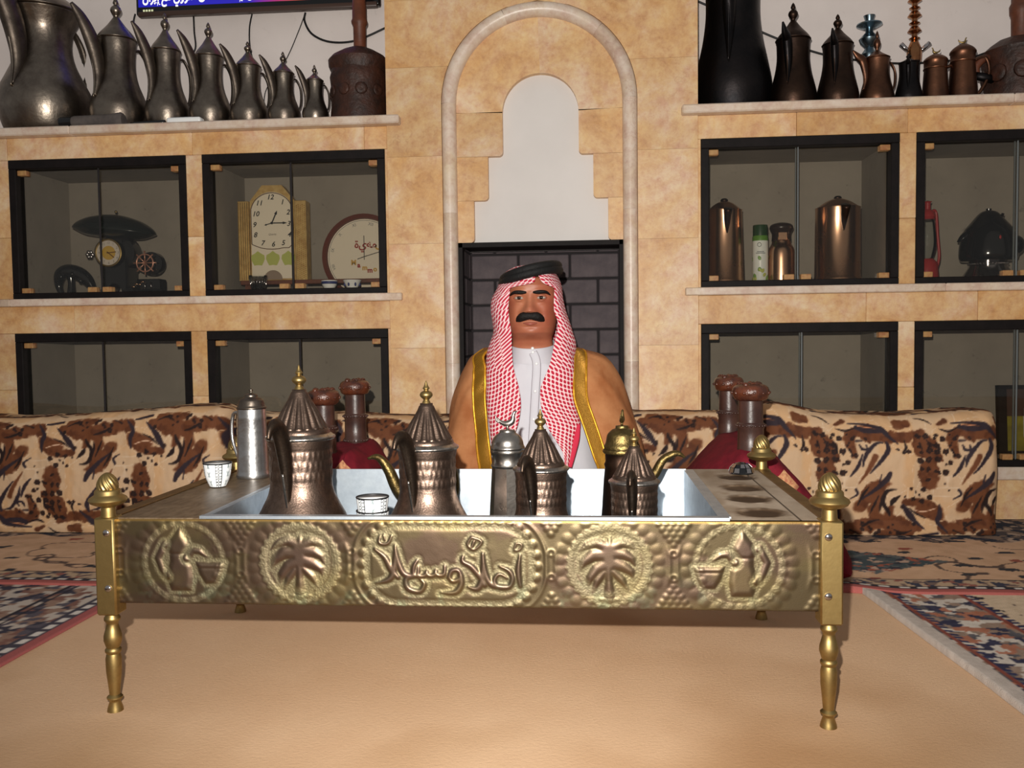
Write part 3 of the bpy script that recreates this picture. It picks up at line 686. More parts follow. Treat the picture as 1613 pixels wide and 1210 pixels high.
# cartouche
cu, cv = 537, 73; qx = np.maximum(np.abs(U-cu)-78, 0); qy = np.maximum(np.abs(Vv-cv)-12, 0); dc = np.hypot(qx, qy)-56
ang = (U+Vv)
band = sst(-12, -8, dc)*sst(3, 0, dc+1.5*np.sin(U*.55)*np.sin(Vv*.5)); ST = np.maximum(ST, band*.9); Hh = Hh+2.0*sst(-4, -14, dc)-1.4*np.exp(-((dc-2)/2)**2)
for i in range(46):
    t = i/46*2*PI; px_, py_ = cu+math.copysign(min(abs(150*math.cos(t)), 140), math.cos(t)), 0
per = 2*(156)+2*PI*61
for i in range(44):                     # lobes around the cartouche
    s = per*i/44; R_ = 61
    if s < 156: p = (cu-78+s, cv-R_-12)
    elif s < 156+PI*R_: a = -PI/2+(s-156)/R_; p = (cu+78+R_*math.cos(a), cv+(R_+12)*math.sin(a))
    elif s < 312+PI*R_: p = (cu+78-(s-156-PI*R_), cv+R_+12)
    else: a = PI/2+(s-312-PI*R_)/R_; p = (cu-78+R_*math.cos(a), cv+(R_+12)*math.sin(a))
    d = np.hypot(U-p[0], Vv-p[1])/7.5; Hh = np.maximum(Hh, Hh*0+2.4*np.sqrt(np.clip(1-d*d, 0, 1)))
rimline(dc-17, 3, 1.8)
z7 = lambda pts: zz(pts, 480, 800, 3.84)
letters = [([(1378, 275), (1366, 380), (1378, 475)], [2, 5, 3]), ([(1345, 235), (1360, 205), (1390, 215), (1375, 245), (1345, 250)], 2),
    ([(1255, 350), (1310, 375), (1332, 425), (1310, 478), (1250, 482), (1222, 440), (1252, 398), (1300, 425)], [2, 4, 4.5, 4, 4, 4, 3, 2]), ([(1310, 480), (1215, 470), (1172, 405), (1155, 265)], [4, 5, 5, 2.5]),
    ([(1155, 265), (1150, 420), (1120, 490), (1060, 480)], [2.5, 5, 5, 1.5]), ([(1035, 290), (1035, 320), (1085, 350), (1140, 420), (1165, 470)], [3, 4, 5, 5, 4]),
    ([(1090, 165), (1150, 195), (1100, 245), (1065, 210), (1090, 165)], 2.5), ([(1105, 190), (1090, 225)], 3),
    ([(950, 420), (965, 380), (1005, 375), (1020, 420), (975, 445), (950, 420)], [4, 4, 4, 4, 4, 4]), ([(1020, 410), (1022, 465), (985, 515), (895, 518)], [5, 5, 4.5, 1]),
    ([(925, 345), (920, 400), (880, 405), (870, 375), (860, 405), (825, 408), (815, 380), (800, 410), (740, 410)], [2, 4, 4, 2.5, 4, 4, 2.5, 4, 4]),
    ([(760, 310), (738, 350), (735, 400), (760, 405), (765, 350)], [2, 4, 4, 4, 2]), ([(740, 410), (690, 430), (700, 490), (770, 510), (800, 460), (770, 430)], [4, 4.5, 5, 4.5, 4, 2]),
    ([(740, 410), (680, 400), (645, 330), (625, 215)], [4, 5, 5, 2]), ([(625, 215), (618, 350), (590, 430), (505, 458)], [2, 5, 5, 1.5]), ([(500, 240), (560, 290), (600, 370), (640, 420)], [2.5, 5, 5.5, 4]),
    ([(535, 150), (530, 200), (580, 205), (605, 155)], [2, 3, 3, 2]), ([(555, 150), (565, 185)], 2)]
def smo(p, w):
    w = w if isinstance(w, list) else [w]*len(p); q = cr([a_+(b_,) for a_, b_ in zip(z7(p), w)], 4); return pl_sd(U, Vv, [(a_[0], a_[1]) for a_ in q], [float(a_[2]) for a_ in q])
raise_(np.minimum.reduce([smo(p, w) for p, w in letters]), 3.8, 3.4)
# fish scales in the gaps
for cu, w in ((4, 34), (202, 40), (383, 34), (697, 34), (884, 40), (1096, 34)):
    for r in range(5):
        for c in range(-4, 5):
            for top in (0, 1):
                x = cu+(c+.5*(r % 2))*11; ww = w-r*9; y = 4+r*8.5 if top else 139-r*8.5
                if abs(x-cu) < ww*.62:
                    d = np.hypot(U-x, (Vv-y))/6.6; Hh = np.maximum(Hh, 1.9*np.clip(1-d*d, 0, 1)**.8+(.4*np.sin(r)))
    for y in (52, 92):
        d = np.hypot(U-cu, Vv-y); rimline(d-5, 1.6, 1.4)
    Hh = Hh+1.3*np.exp(-((np.abs(U-cu)-6-(np.abs(Vv-72)/16)**2)/3)**2)*sst(42, 20, np.abs(Vv-72))
for _i in range(5):
    Hp = np.pad(Hh, 1, mode='edge'); Hh = (Hp[1:-1, 1:-1]*2+Hp[:-2, 1:-1]+Hp[2:, 1:-1]+Hp[1:-1, :-2]+Hp[1:-1, 2:])/6
Hh = Hh+ST*(vnoise(U*.7, Vv*.7)-.5)*1.1
Hh = Hh*sst(0, 5, Vv)*sst(143, 140, Vv)
f0 = fbm(U/60, Vv/40); C = np.zeros(U.shape+(3,))+np.array((98, 86, 64)); put(C, sst(.4, .65, f0)*.8, (96, 78, 66)); put(C, SM*.6, (102, 83, 74)); put(C, ST*.8, (128, 120, 94))
put(C, sst(.58, .75, fbm(U/25+7, Vv/25))*sst(70, 143, Vv)*.35, (128, 148, 122)); put(C, sst(.5, .8, fbm(U/90+3, Vv/50+2))*.4, (132, 118, 76)); put(C, sst(5, 1, Vv)*.8, (160, 128, 70))
kk = N('embossed_brass'); va = kk.n('VertexColor', layer_name='Col'); kk.l(va.outputs[0], kk.b.inputs['Base Color']); kk.inp(Metallic=.9)
mr = kk.n('MapRange'); kk.l(va.outputs[1], mr.inputs[0]); mr.inputs[3].default_value = .42; mr.inputs[4].default_value = .6; kk.l(mr.outputs[0], kk.b.inputs['Roughness'])
kk.bump(kk.noise(kk.coord(), 500, 3), .12, .001)
Xp = -.6+.0175+U/1100*1.165; Zp = .334-Vv/143*.1445
Pn = np.stack([Xp, -oy-.004-Hh*.0008, Zp], -1)
def skirt(P, C, y):
    a, b = P[:1].copy(), P[-1:].copy(); a[..., 1] = y; b[..., 1] = y
    return np.concatenate([a, P, b]), np.concatenate([C[:1], C, C[-1:]])
Pn, Cn = skirt(Pn, np.concatenate([lin(C), ST[..., None]], -1), -oy+.012)
grid('front_panel', Pn, kk.m, tb, Cn)
mk('panel_backing', box(-.582, .582, -oy+.002, -oy+.012, .189, .334), BRASS, tb, None, False)
SIDE = metal('dull_brass_sheet', (150, 122, 80), (118, 94, 66), .4, 12, .2, 40)
for s in (-1, 1): mk('side_panel', box(s*.6-.006, s*.6+.006, -.262, .262, .19, .334, .002), SIDE, tb, None, False)
mk('back_panel', box(-.582, .582, .276, .284, .19, .334, .002), SIDE, tb, None, False)
# wings of the top
k = N('stained_top'); co = k.coord(); n1 = k.noise(co, 9, 6, .65); n2 = k.noise(k.coord(scale=(3, 1, 1)), 30, 5)
k.l(k.mix(.45, k.ramp(n1, [(.35, (92, 72, 50)), (.62, (124, 104, 80))]), k.ramp(n2, [(.3, (60, 46, 34)), (.7, (150, 132, 110))])), k.b.inputs['Base Color']); k.inp(Roughness=.42, Metallic=.35); k.bump(n2, .15, .002)
TX0, TX1 = .172, 1.031
mk('top_plate', box(.012-ox, TX0-ox, -.002-oy, TD+.004-oy, ZT-.006, ZT, .001), k.m, tb, None, False)
mk('edge_strip', box(-.012-ox, .012-ox, .018-oy, TD-.018-oy, ZT-.004, ZT+.003, .001), SIDE, tb, None, False)
mk('top_plate', box(TX0-ox, TX1-ox, .536-oy, TD+.004-oy, ZT-.006, ZT, .001), k.m, tb, None, False)
gx_, gy_ = np.meshgrid(np.linspace(TX1, 1.188, 90), np.linspace(-.002, TD+.004, 300)); zr = np.zeros(gx_.shape); cl = np.zeros(gx_.shape+(3,))+np.array((158, 142, 124)); cl += (fbm(gx_*30, gy_*14)[..., None]-.5)*50
for px_, py_ in ((1199, 808), (1180, 786), (1170, 769), (1161, 752)):
    c = atz(px_, py_, ZT); d = np.hypot(gx_-c[0], gy_-c[1]); zr -= .0025*sst(.040, .030, d); zr += .0004*np.exp(-((d-.041)/.003)**2)
    put(cl, sst(.052, .026, d+.02*(fbm(gx_*60, gy_*60)-.5))*.95, (58, 42, 28))
put(cl, (np.abs(gx_-1.155) < .0015), (70, 60, 50)); put(cl, sst(.55, .75, fbm(gx_*20+4, gy_*12))*.4, (120, 98, 76))
TOPV = vcol('sooty_top', .6, .1, 200)
g1 = grid('top_plate', np.stack([gx_-ox, gy_-oy, ZT+zr], -1), TOPV, tb, lin(cl))
mk('edge_strip', box(1.188-ox, 1.212-ox, .018-oy, TD-.018-oy, ZT-.004, ZT+.002, .001), SIDE, tb, None, False)
# sunken steel tray
TY0, TY1, TZ = .008, .536, .236
a = .004
tray = merge(box(TX0, TX1, TY0, TY0+a, TZ, ZT+.004), box(TX0, TX1, TY1-a, TY1, TZ, ZT+.005), box(TX0, TX0+a, TY0+a, TY1-a, TZ, ZT+.003), box(TX1-a, TX1, TY0+a, TY1-a, TZ, ZT+.003), box(TX0, TX1, TY0, TY1, TZ-.004, TZ),
             box(TX0-.01, TX1+.012, TY0-.012, TY0, ZT-.001, ZT+.004), box(TX0-.008, TX0, TY0, TY1, ZT, ZT+.0035), box(TX1, TX1+.016, TY0, TY1, ZT+.0005, ZT+.0035))
mk('tray', move(tray, (-ox, -oy, 0)), STEEL, tb, None, False)

# ------------------------------------------------------------------ coffee pots on the table
def dia(u): return abs(((u+.5) % 1)-.5)*2
def body_mod(r, z, a):
    if .62 < z < .9:
        k = (z-.62)/.28*3; j = math.floor(k); t = k-j; q = (a/(2*PI)*34+.5*(j % 2)) % 1
        h = max(0, 1-1.6*math.hypot((q-.5), (t-.5)))
        return r+.0075*h-.002
    return r
BP = cr([(.36, 0), (.43, .015), (.435, .06), (.425, .15), (.385, .29), (.335, .39), (.292, .48), (.270, .56), (.267, .63)], 5)+[(.268, .64+i*.0105) for i in range(25)]+cr([(.272, .905), (.28, .95), (.284, .975)], 3)
LIDP = cr([(.255, 1.02), (.25, 1.05), (.215, 1.10), (.155, 1.22), (.10, 1.32), (.07, 1.385)], 8)+[(.062, 1.39), (.060, 1.41)]
def lid_mod(r, z, a):
    if 1.07 < z < 1.34: return r*(1+.10*(abs(math.cos(9*a))-.55)*min(1, (1.36-z)/.12))
    return r
RIMP = [(.270, .965), (.296, .978), (.303, .99), (.298, 1.003), (.285, 1.008), (.268, 1.022), (.250, 1.028)]
FINP = cr([(.045, 1.405), (.034, 1.43), (.028, 1.445), (.052, 1.468), (.062, 1.49), (.050, 1.515), (.022, 1.532), (.028, 1.545), (.034, 1.552), (.020, 1.575), (.007, 1.615), (0, 1.625)], 4)
SPO = [(.27, .40), (.285, .60), (.315, .80), (.365, .97), (.43, 1.09), (.515, 1.14), (.595, 1.11), (.635, 1.04)]
def make_dallah(label):
    t = thing('coffee_pot', label, 'coffee pot', group='fluted lid coffee pots in the tray')
    b = mk('body', lathe(BP, 136, body_mod), DALL, t, None, True)
    mk('rim', lathe(RIMP, 40, cap=False), SILVER, b, None, True)
    l = mk('lid', lathe(LIDP, 144, lid_mod), DALL, t, None, True)
    mk('finial', lathe(FINP, 18), BRASS, l, None, True)
    s = mk('spout', tube([(-r, 0, z) for r, z in SPO], [.016, .05, .075, .085, .080, .06, .036, .02], 14, 6, .75, up=(0, 1, 0)), DALLD, t, None, True)
    mk('spout_ridge', tube([(-r-.045-.02*i, 0, z) for i, (r, z) in enumerate([(.255, .38), (.275, .55), (.30, .72)])], [.006, .014, .010], 8), SILVER, s, None, True)
    mk('handle', tube([(.26, 0, .93), (.36, 0, .97), (.47, 0, .86), (.50, 0, .66), (.44, 0, .45), (.33, 0, .36)], [.024, .026, .03, .03, .026, .02], 10), DALLD, t, None, True)
    return t
d1 = make_dallah('largest brown copper coffee pot with fluted conical lid and brass finial in the tray')
def place(o, u, v, Y, z, s, rz):
    p = at(u, v, Y); o.location = (p[0], Y, z); o.scale = (s, s, s); o.rotation_euler = (0, 0, rz); return o
place(d1, 474.5, 740, .20, TZ, .217, math.radians(85))
place(dup(d1, (0, 0, 0), label='second largest brown copper coffee pot standing between the white cup and silver pot'), 673.5, 740, .20, TZ, .197, math.radians(73))
place(dup(d1, (0, 0, 0), label='medium fluted lid coffee pot in front of the silver pot with bird finial'), 852, 740, .125, TZ, .167, math.radians(76))
place(dup(d1, (0, 0, 0), label='smallest fluted lid coffee pot in front of the brass bird finial pot'), 999, 760, .10, TZ, .148, math.radians(83))
def bird(z, s, m, par, rz=0):
    d = merge(tube([(-.9, 0, 1.0), (-.5, 0, .62), (0, 0, .5), (.4, 0, .7), (.5, 0, 1.15), (.62, 0, 1.45), (.82, 0, 1.5)], [.06, .16, .26, .24, .14, .12, .03], 8, 4), tube([(0, 0, .5), (.02, 0, 0)], [.1, .13], 8, 2),
              tube([(-.5, 0, .62), (-.85, 0, .75), (-1, 0, 1.25)], [.12, .1, .02], 6, 3))
    return mk('bird_finial', move(d, (0, 0, z), rz, s), m, par, None, True)
# silver octagonal pot
p = at(800, 740, .30); t = thing('coffee_pot', 'silver octagonal coffee pot with a dome lid and bird finial in the tray', 'coffee pot', (p[0], .30, TZ))
mk('body', lathe([(.044, 0), (.043, .006), (.040, .01), (.0315, .145)], 8), SILVER, t, None, False)
mk('neck', lathe([(.032, .143), (.0335, .147), (.0315, .151), (.031, .166), (.0335, .171), (.0345, .175), (.0335, .178)], 28), SILVER, t)
l = mk('lid', lathe(cr([(.0335, .178), (.0345, .182), (.032, .188), (.030, .197), (.024, .206), (.0165, .2115), (.0155, .216)], 4)+[(.012, .217), (0, .218)], 28), SILVER, t, None, True)
bird(.217, .024, SILVER, l)
mk('handle', tube([(.028, .02, .16), (.06, .035, .15), (.065, .04, .09), (.042, .03, .04)], .004, 8), SILVER, t, None, True)
# brass pot with bird finial and a long spout
p = at(980, 740, .32); t = thing('coffee_pot', 'brass coffee pot with bird finial and a curved spout pointing right', 'coffee pot', (p[0], .32, TZ))
OBR = metal('old_brass', (130, 112, 70), (100, 84, 54), .42, 30, .5, 70)
mk('body', lathe([(.046, 0), (.045, .01), (.040, .06), (.0365, .115), (.034, .14), (.0355, .146), (.033, .152), (.0335, .168), (.036, .172), (.036, .176)], 30), BRONZE, t)
l = mk('lid', lathe(cr([(.035, .176), (.0355, .182), (.032, .190), (.0305, .198), (.028, .206), (.02, .214), (.0135, .217), (.0125, .222)], 4)+[(0, .223)], 30), OBR, t, None, True)
bird(.222, .020, OBR, l, PI/2*.9); mk('lid_band', lathe([(.0365, .168), (.0385, .172), (.0365, .176)], 30, cap=False), OBR, l, None, True)
mk('spout', tube([(.034, 0, .095), (.062, -.004, .125), (.080, -.006, .155), (.105, -.008, .168), (.122, -.008, .160)], [.012, .014, .012, .009, .003], 10, 6, .7), OBR, t, None, True)
mk('handle', tube([(-.005, .03, .16), (-.01, .062, .15), (-.01, .068, .09), (-.006, .042, .04)], .0045, 8), OBR, t, None, True)
# brass pot hidden behind the second pot
p = at(672, 740, .42); t = thing('coffee_pot', 'brass pot mostly hidden, its curved spout showing left of second pot', 'coffee pot', (p[0], .42, TZ))
mk('body', lathe([(.05, 0), (.05, .01), (.043, .07), (.036, .12), (.036, .14), (.033, .145), (.018, .158), (.006, .17), (0, .185)], 28), OBR, t)
mk('spout', tube([(-.042, -.01, .05), (-.062, -.018, .085), (-.078, -.022, .125), (-.098, -.026, .150), (-.120, -.028, .148)], [.014, .017, .015, .010, .003], 10, 6, .75), OBR, t, None, True)
mk('handle', tube([(.035, .01, .13), (.058, .018, .12), (.062, .02, .07), (.047, .015, .04)], .004, 8), OBR, t, None, True)
# aluminium jug on the wing
p = atz(399, 752, ZT); t = thing('metal_jug', 'dented silvery aluminium jug with domed lid standing on the table', 'jug', (p[0], p[1], ZT+.0005))
js = .0345
mk('body', lathe([(js*1.02, 0), (js*1.05, .004), (js*1.02, .010), (js, .012), (js*.98, .017), (js*.93, .09), (js*.885, .128), (js*.9, .131), (js*.885, .134), (js*.88, .150)], 34), ALU, t)
l = mk('lid', lathe(cr([(js*.9, .150), (js*.93, .153), (js*.86, .157), (js*.80, .165), (js*.72, .171), (js*.42, .176), (js*.40, .181), (js*.15, .184)], 3)+[(.003, .185), (.0025, .188), (.0045, .191), (.003, .194), (0, .195)], 30), PEWTER, t, None, True)
mk('handle', tube([(-.028, .012, .140), (-.052, .026, .135), (-.056, .028, .08), (-.034, .016, .03)], .004, 8), ALU, t, None, True)
# cups
nA, prof = 192, np.array(cr([(.0155, .0015), (.0175, .002), (.0215, .010), (.0262, .022), (.0285, .036), (.0300, .0485)], 8)); aa = np.linspace(0, 2*PI, nA, endpoint=False)
Pc = np.stack([prof[:, :1]*np.cos(aa), prof[:, :1]*np.sin(aa), np.repeat(prof[:, 1:], nA, 1)], -1); A_, Z_ = np.meshgrid(aa, prof[:, 1])
k8 = (A_/(2*PI)*8+.15) % 2; colc = np.zeros(Pc.shape)+np.array((232, 236, 238)); q = (k8 < .62)
lat = (np.abs(np.sin(k8/.62*PI*2)) < .35) ^ (np.abs(np.sin(Z_*520)) < .45); put(colc, q*lat*.9, (36, 38, 40)); put(colc, (np.abs(k8-.02) < .03)+(np.abs(k8-.62) < .03), (40, 42, 44))
kc_ = k8-1.31; zc = np.mod(Z_, .018)-.009; fl_ = ((np.abs(kc_) < .03)+(np.abs(np.abs(kc_)-np.abs(zc)*26) < .05)*(zc > -.004))*(np.abs(zc) < .0065); put(colc, np.clip(fl_, 0, 1)*.75, (110, 124, 126))
CUPM = vcol('painted_porcelain', .18); CUPM.node_tree.nodes['Principled BSDF'].inputs['Specular IOR Level'].default_value = .6
def make_cup(label):
    t = thing('coffee_cup', label, 'cup', group='small white patterned coffee cups')
    grid('cup_wall', Pc, CUPM, t, lin(colc), closed=True)
    mk('cup_inside', lathe([(.0295, .0488), (.0275, .036), (.0250, .022), (.0205, .011), (.012, .006), (0, .005)], 32), WHITE, t, None, True)
    mk('cup_foot', lathe([(.0150, 0), (.0158, .0015), (.0170, .0024), (.01, .004), (0, .004)], 32), INK, t)
    mk('gilt_rim', lathe([(.0288, .0480), (.0300, .0478), (.0308, .0490), (.0303, .0506), (.0291, .0505), (.0287, .0490), (.0288, .0480)], 40), INK, t, None, True)
    return t
p = atz(343.5, 767, ZT); cup = make_cup('white patterned coffee cup standing on the left wing of the table'); cup.location = (p[0], p[1], ZT+.0005); cup.rotation_euler = (0, 0, .35)
cup.scale = (.95, .95, 1.0)
p = at(587, 800, .085)
for i, zz_ in enumerate((0, .024, .048, .072)):
    dup(cup, (p[0], .085, TZ+zz_), .9, 'white patterned coffee cup on top of the stack in the tray' if i == 3 else ('patterned coffee cup at the bottom of the stack in the tray', 'patterned coffee cup second from the bottom of the tray stack', 'patterned coffee cup just below the top one of the stack')[i])
# faceted black and silver dome at the back corner
p = at(1165, 738, .52); t = thing('mosaic_dome', 'small black and silver mosaic dome on back right table corner', 'ornament', (p[0], .50, ZT+.001))
mk('dome', lathe([(.026, 0), (.025, .004), (.022, .012), (.015, .019), (.007, .023), (0, .024)], 14), PLBLK, t, None, False)
rs = random.Random(2)
for i in range(12):
    a = 2*PI*i/12
    for r0, z0, r1, z1 in ((.0262, .002, .0232, .0115), (.0225, .0125, .0155, .0195)):
        if (i+int(z0 > .01)) % 3 == 0: continue
        w = .21; q = [(r0*math.cos(a-w), r0*math.sin(a-w), z0), (r0*math.cos(a+w), r0*math.sin(a+w), z0), (r1*math.cos(a+w), r1*math.sin(a+w), z1), (r1*math.cos(a-w), r1*math.sin(a-w), z1)]
        V = [tuple(1.0*x for x in v) for v in q]+[(x*1.05, y*1.05, z+.001) for x, y, z in q]
        mk('mirror_chip', (V, [(0, 1, 2, 3), (7, 6, 5, 4), (0, 4, 5, 1), (1, 5, 6, 2), (2, 6, 7, 3), (3, 7, 4, 0)]), CHROME, t, None, False)

# ------------------------------------------------------------------ camel saddles
def saddle(label, pom, crest, xl, xr, y0, y1, plab, th=.10):
    cx = crest[0]; t = thing('camel_saddle', label, 'saddle', (cx, (y0+y1)/2, 0), 0, 'leather camel saddles')
    cy = (y0+y1)/2
    for (x, y, zt_, r) in pom:
        d = lathe([(r*.86, .10), (r*.86, zt_-.185), (r*.9, zt_-.180), (r*.9, zt_-.172), (r*.82, zt_-.168), (r*.80, zt_-.115), (r*.86, zt_-.110), (r*.86, zt_-.102), (r*.76, zt_-.098), (r*.74, zt_-.03)], 24)
        po = mk('pommel', move(d, (x-cx, y-cy, 0)), LEATH, t)
        kn = mk('knob', move(lathe(cr([(r*.72, -.044), (r*.98, -.040), (r*1.12, -.028), (r*1.14, -.018), (r*1.0, -.007), (r*.6, -.001), (.001, 0)], 4)[:-1]+[(0, 0)], 26), (x-cx, y-cy, zt_)), LEATHK, po, None, True)
        rd = random.Random(1)
        mk('stud', merge(*[ball((x-cx+r*1.15*math.cos(a), y-cy+r*1.15*math.sin(a), zt_-.023), .004, 6, 4) for a in [2*PI*i/12 for i in range(12)]]+[ball((x-cx+r*q*math.cos(a), y-cy+r*q*math.sin(a), zt_-.0035), .008, 6, 4) for a, q in [(rd.uniform(0, 6.3), rd.uniform(.2, .85)) for i in range(12)]]), LEATHK, po, None, True)['kind'] = 'stuff'
        for zz_ in (.176, .106):
            mk('seam_lacing', merge(*[ball((x-cx+r*.9*math.cos(a), y-cy+r*.9*math.sin(a), zt_-zz_), .0035, 5, 3) for a in [2*PI*i/22 for i in range(22)]]), LEATH, po, None, True)['kind'] = 'stuff'
    for y in (y0+.1, y1-.1):               # crossed wooden legs
        for s in (-1, 1): mk('saddle_leg', tube([(s*.02, y-cy, crest[1]-.06), (s*(-.13), y-cy, .004)], [.018, .014], 8, 2), WOODD, t, None, True)
    # pad draped over the frame
    n = 60; m = 26; s = np.linspace(0, 1, n); P = np.zeros((m, n, 3)); zc = crest[1]
    prof_ = cr([(xl-cx, .03), (xl-cx+.04, .12), ((xl-cx)*.62, zc*.66), ((xl-cx)*.22, zc*.96), (0, zc), ((xr-cx)*.2, zc*.97), ((xr-cx)*.55, zc*.70), ((xr-cx)*.88, .14), (xr-cx, .045), (xr-cx-.02, .018)], 10)
    pr = np.array(prof_); n = len(pr)
    tx = np.gradient(pr[:, 0]); tz = np.gradient(pr[:, 1]); ln = np.hypot(tx, tz); nx_, nz_ = -tz/ln, tx/ln
    sec = []; m = 40
    for j in range(m):
        a = 2*PI*j/m; cyy = math.copysign(abs(math.cos(a))**.5, math.cos(a))*(y1-y0)/2; off = math.copysign(abs(math.sin(a))**.7, math.sin(a))*th/2
        w = (fbm(np.linspace(0, 7, n)+j*.03, np.full(n, cyy*9))-.5)*.03
        sec.append(np.stack([pr[:, 0]+nx_*(off-th/2+w), np.full(n, cyy), np.maximum(pr[:, 1]+nz_*(off-th/2+w), .014)], -1))
    P = np.array(sec).transpose(1, 0, 2)
    pad = grid('saddle_pad', P, MAROON, t, closed=True)
    def patch(i0, i1, j0, j1, mm=PATCH, nm='woven_patch', out=.003):
        q = P[i0:i1+1][:, [j % m for j in range(j0, j1+1)]]
        dx = np.gradient(q, axis=0); dy = np.gradient(q, axis=1); nn = np.cross(dx, dy); nn /= np.linalg.norm(nn, axis=-1, keepdims=True)+1e-9
        if nn[..., 1].mean() > 0: nn = -nn
        a_, b_ = q+nn*.0005, q+nn*out
        g0 = np.concatenate([a_[:1], b_, a_[-1:]], 0); return grid(nm, g0, mm, pad)
    for a in plab: patch(*a)
    return t
pr_ = lambda u, v, Y: at(u, v, Y)
a = pr_(1148, 592, 1.17); b = pr_(1182.5, 604, .85)
saddle('camel saddle with two studded leather pommels and maroon pad right of man', [(a[0], 1.17, a[2], .037), (b[0], .85, b[2], .0405)], ((a[0]+b[0])/2+.005, .355), .99, 1.475, .78, 1.22,
       [(19, 25, 17, 21), (54, 58, 17, 22), (68, 72, 17, 22)])
a = pr_(558.5, 598, 1.10); b = pr_(509, 613, .93)
saddle('camel saddle with two studded leather pommels and maroon pad left of man', [(a[0], 1.10, a[2], .0385), (b[0], .93, b[2], .039)], ((a[0]+b[0])/2+.03, .335), -.27, .33, .86, 1.22,
       [(33, 38, 16, 20), (46, 54, 17, 22)])

# ================================================================== the seated man
SKIN = N('skin'); _c = SKIN.coord(); SKIN.l(SKIN.mix(.5, SKIN.ramp(SKIN.noise(_c, 18, 4), [(.35, (176, 110, 80)), (.68, (158, 86, 64))]), SKIN.ramp(SKIN.noise(_c, 7, 2), [(.4, (182, 116, 84)), (.65, (164, 86, 66))])), SKIN.b.inputs['Base Color'])
SKIN.inp(Roughness=.48); SKIN.b.inputs['Subsurface Weight'].default_value = .08; SKIN.b.inputs['Subsurface Radius'].default_value = (.01, .004, .002)
SKIN.bump(SKIN.noise(_c, 220, 3), .12, .0015); SKIN = SKIN.m
HAIR = mat('black_hair', (16, 13, 12), .55, 0, (28, 22, 20), 60, .8, 260, .003, .3)
EYEW = mat('eye_white', (176, 166, 156), .3); IRIS = mat('dark_iris', (30, 22, 18), .12)
THOBE = mat('white_cotton', (212, 212, 218), .8, 0, (204, 204, 212), 8, .15, 300, .001, .2)
BISHT = mat('tan_cloak', (190, 132, 88), .8, 0, (160, 98, 58), 9, .15, 400, .001, .2)
k = N('gold_embroidery'); _c = k.coord(); wv = k.n('TexWave', wave_type='BANDS', bands_direction='DIAGONAL'); wv.inputs['Scale'].default_value = 190; wv.inputs['Distortion'].default_value = 2; k.l(_c, wv.inputs['Vector'])
k.l(k.ramp(wv.outputs[1], [(.2, (116, 76, 16)), (.8, (190, 142, 48))]), k.b.inputs['Base Color']); k.inp(Metallic=.65, Roughness=.4); k.bump(wv.outputs[1], .5, .0015); GOLD = k.m
# red and white check from uv in metres
k = N('red_check_headcloth'); uvn = k.n('UVMap'); sx = k.n('SeparateXYZ'); k.l(uvn.outputs[0], sx.inputs[0])
def mth(op, a, b=None):
    x = k.n('Math', operation=op)
    for i, v in enumerate((a, b)):
        if v is None: continue
        if hasattr(v, 'links'): k.l(v, x.inputs[i])
        else: x.inputs[i].default_value = v
    return x.outputs[0]
q = .0235
su = mth('SINE', mth('MULTIPLY', sx.outputs[0], 2*PI/q)); sv = mth('SINE', mth('MULTIPLY', sx.outputs[1], 2*PI/q)); pr = mth('MULTIPLY', su, sv)
su2 = mth('SINE', mth('MULTIPLY', sx.outputs[0], 4*PI/q)); thin = mth('MULTIPLY', mth('ABSOLUTE', su2), .16)
msk = k.ramp(mth('ADD', mth('ABSOLUTE', pr), mth('MULTIPLY', thin, -1)), [(.16, (0, 0, 0)), (.34, (255, 255, 255))])
k.l(k.mix(msk, (240, 206, 208), (186, 34, 60)), k.b.inputs['Base Color']); k.inp(Roughness=.85); k.b.inputs['Specular IOR Level'].default_value = .2
k.bump(k.noise(k.coord(), 300, 2), .15, .001); CHECK = k.m
REDST = mat('red_hem', (200, 44, 72), .85)

MX = at(838, 470, 1.14)[0]; EZ = at(838, 469, 1.04)[2]; HY = 1.135
man = thing('person', 'seated man in red checked headscarf and gold trimmed tan cloak behind the table', 'person', (MX, 1.2, 0))
mo = np.array((MX, 1.2, 0))
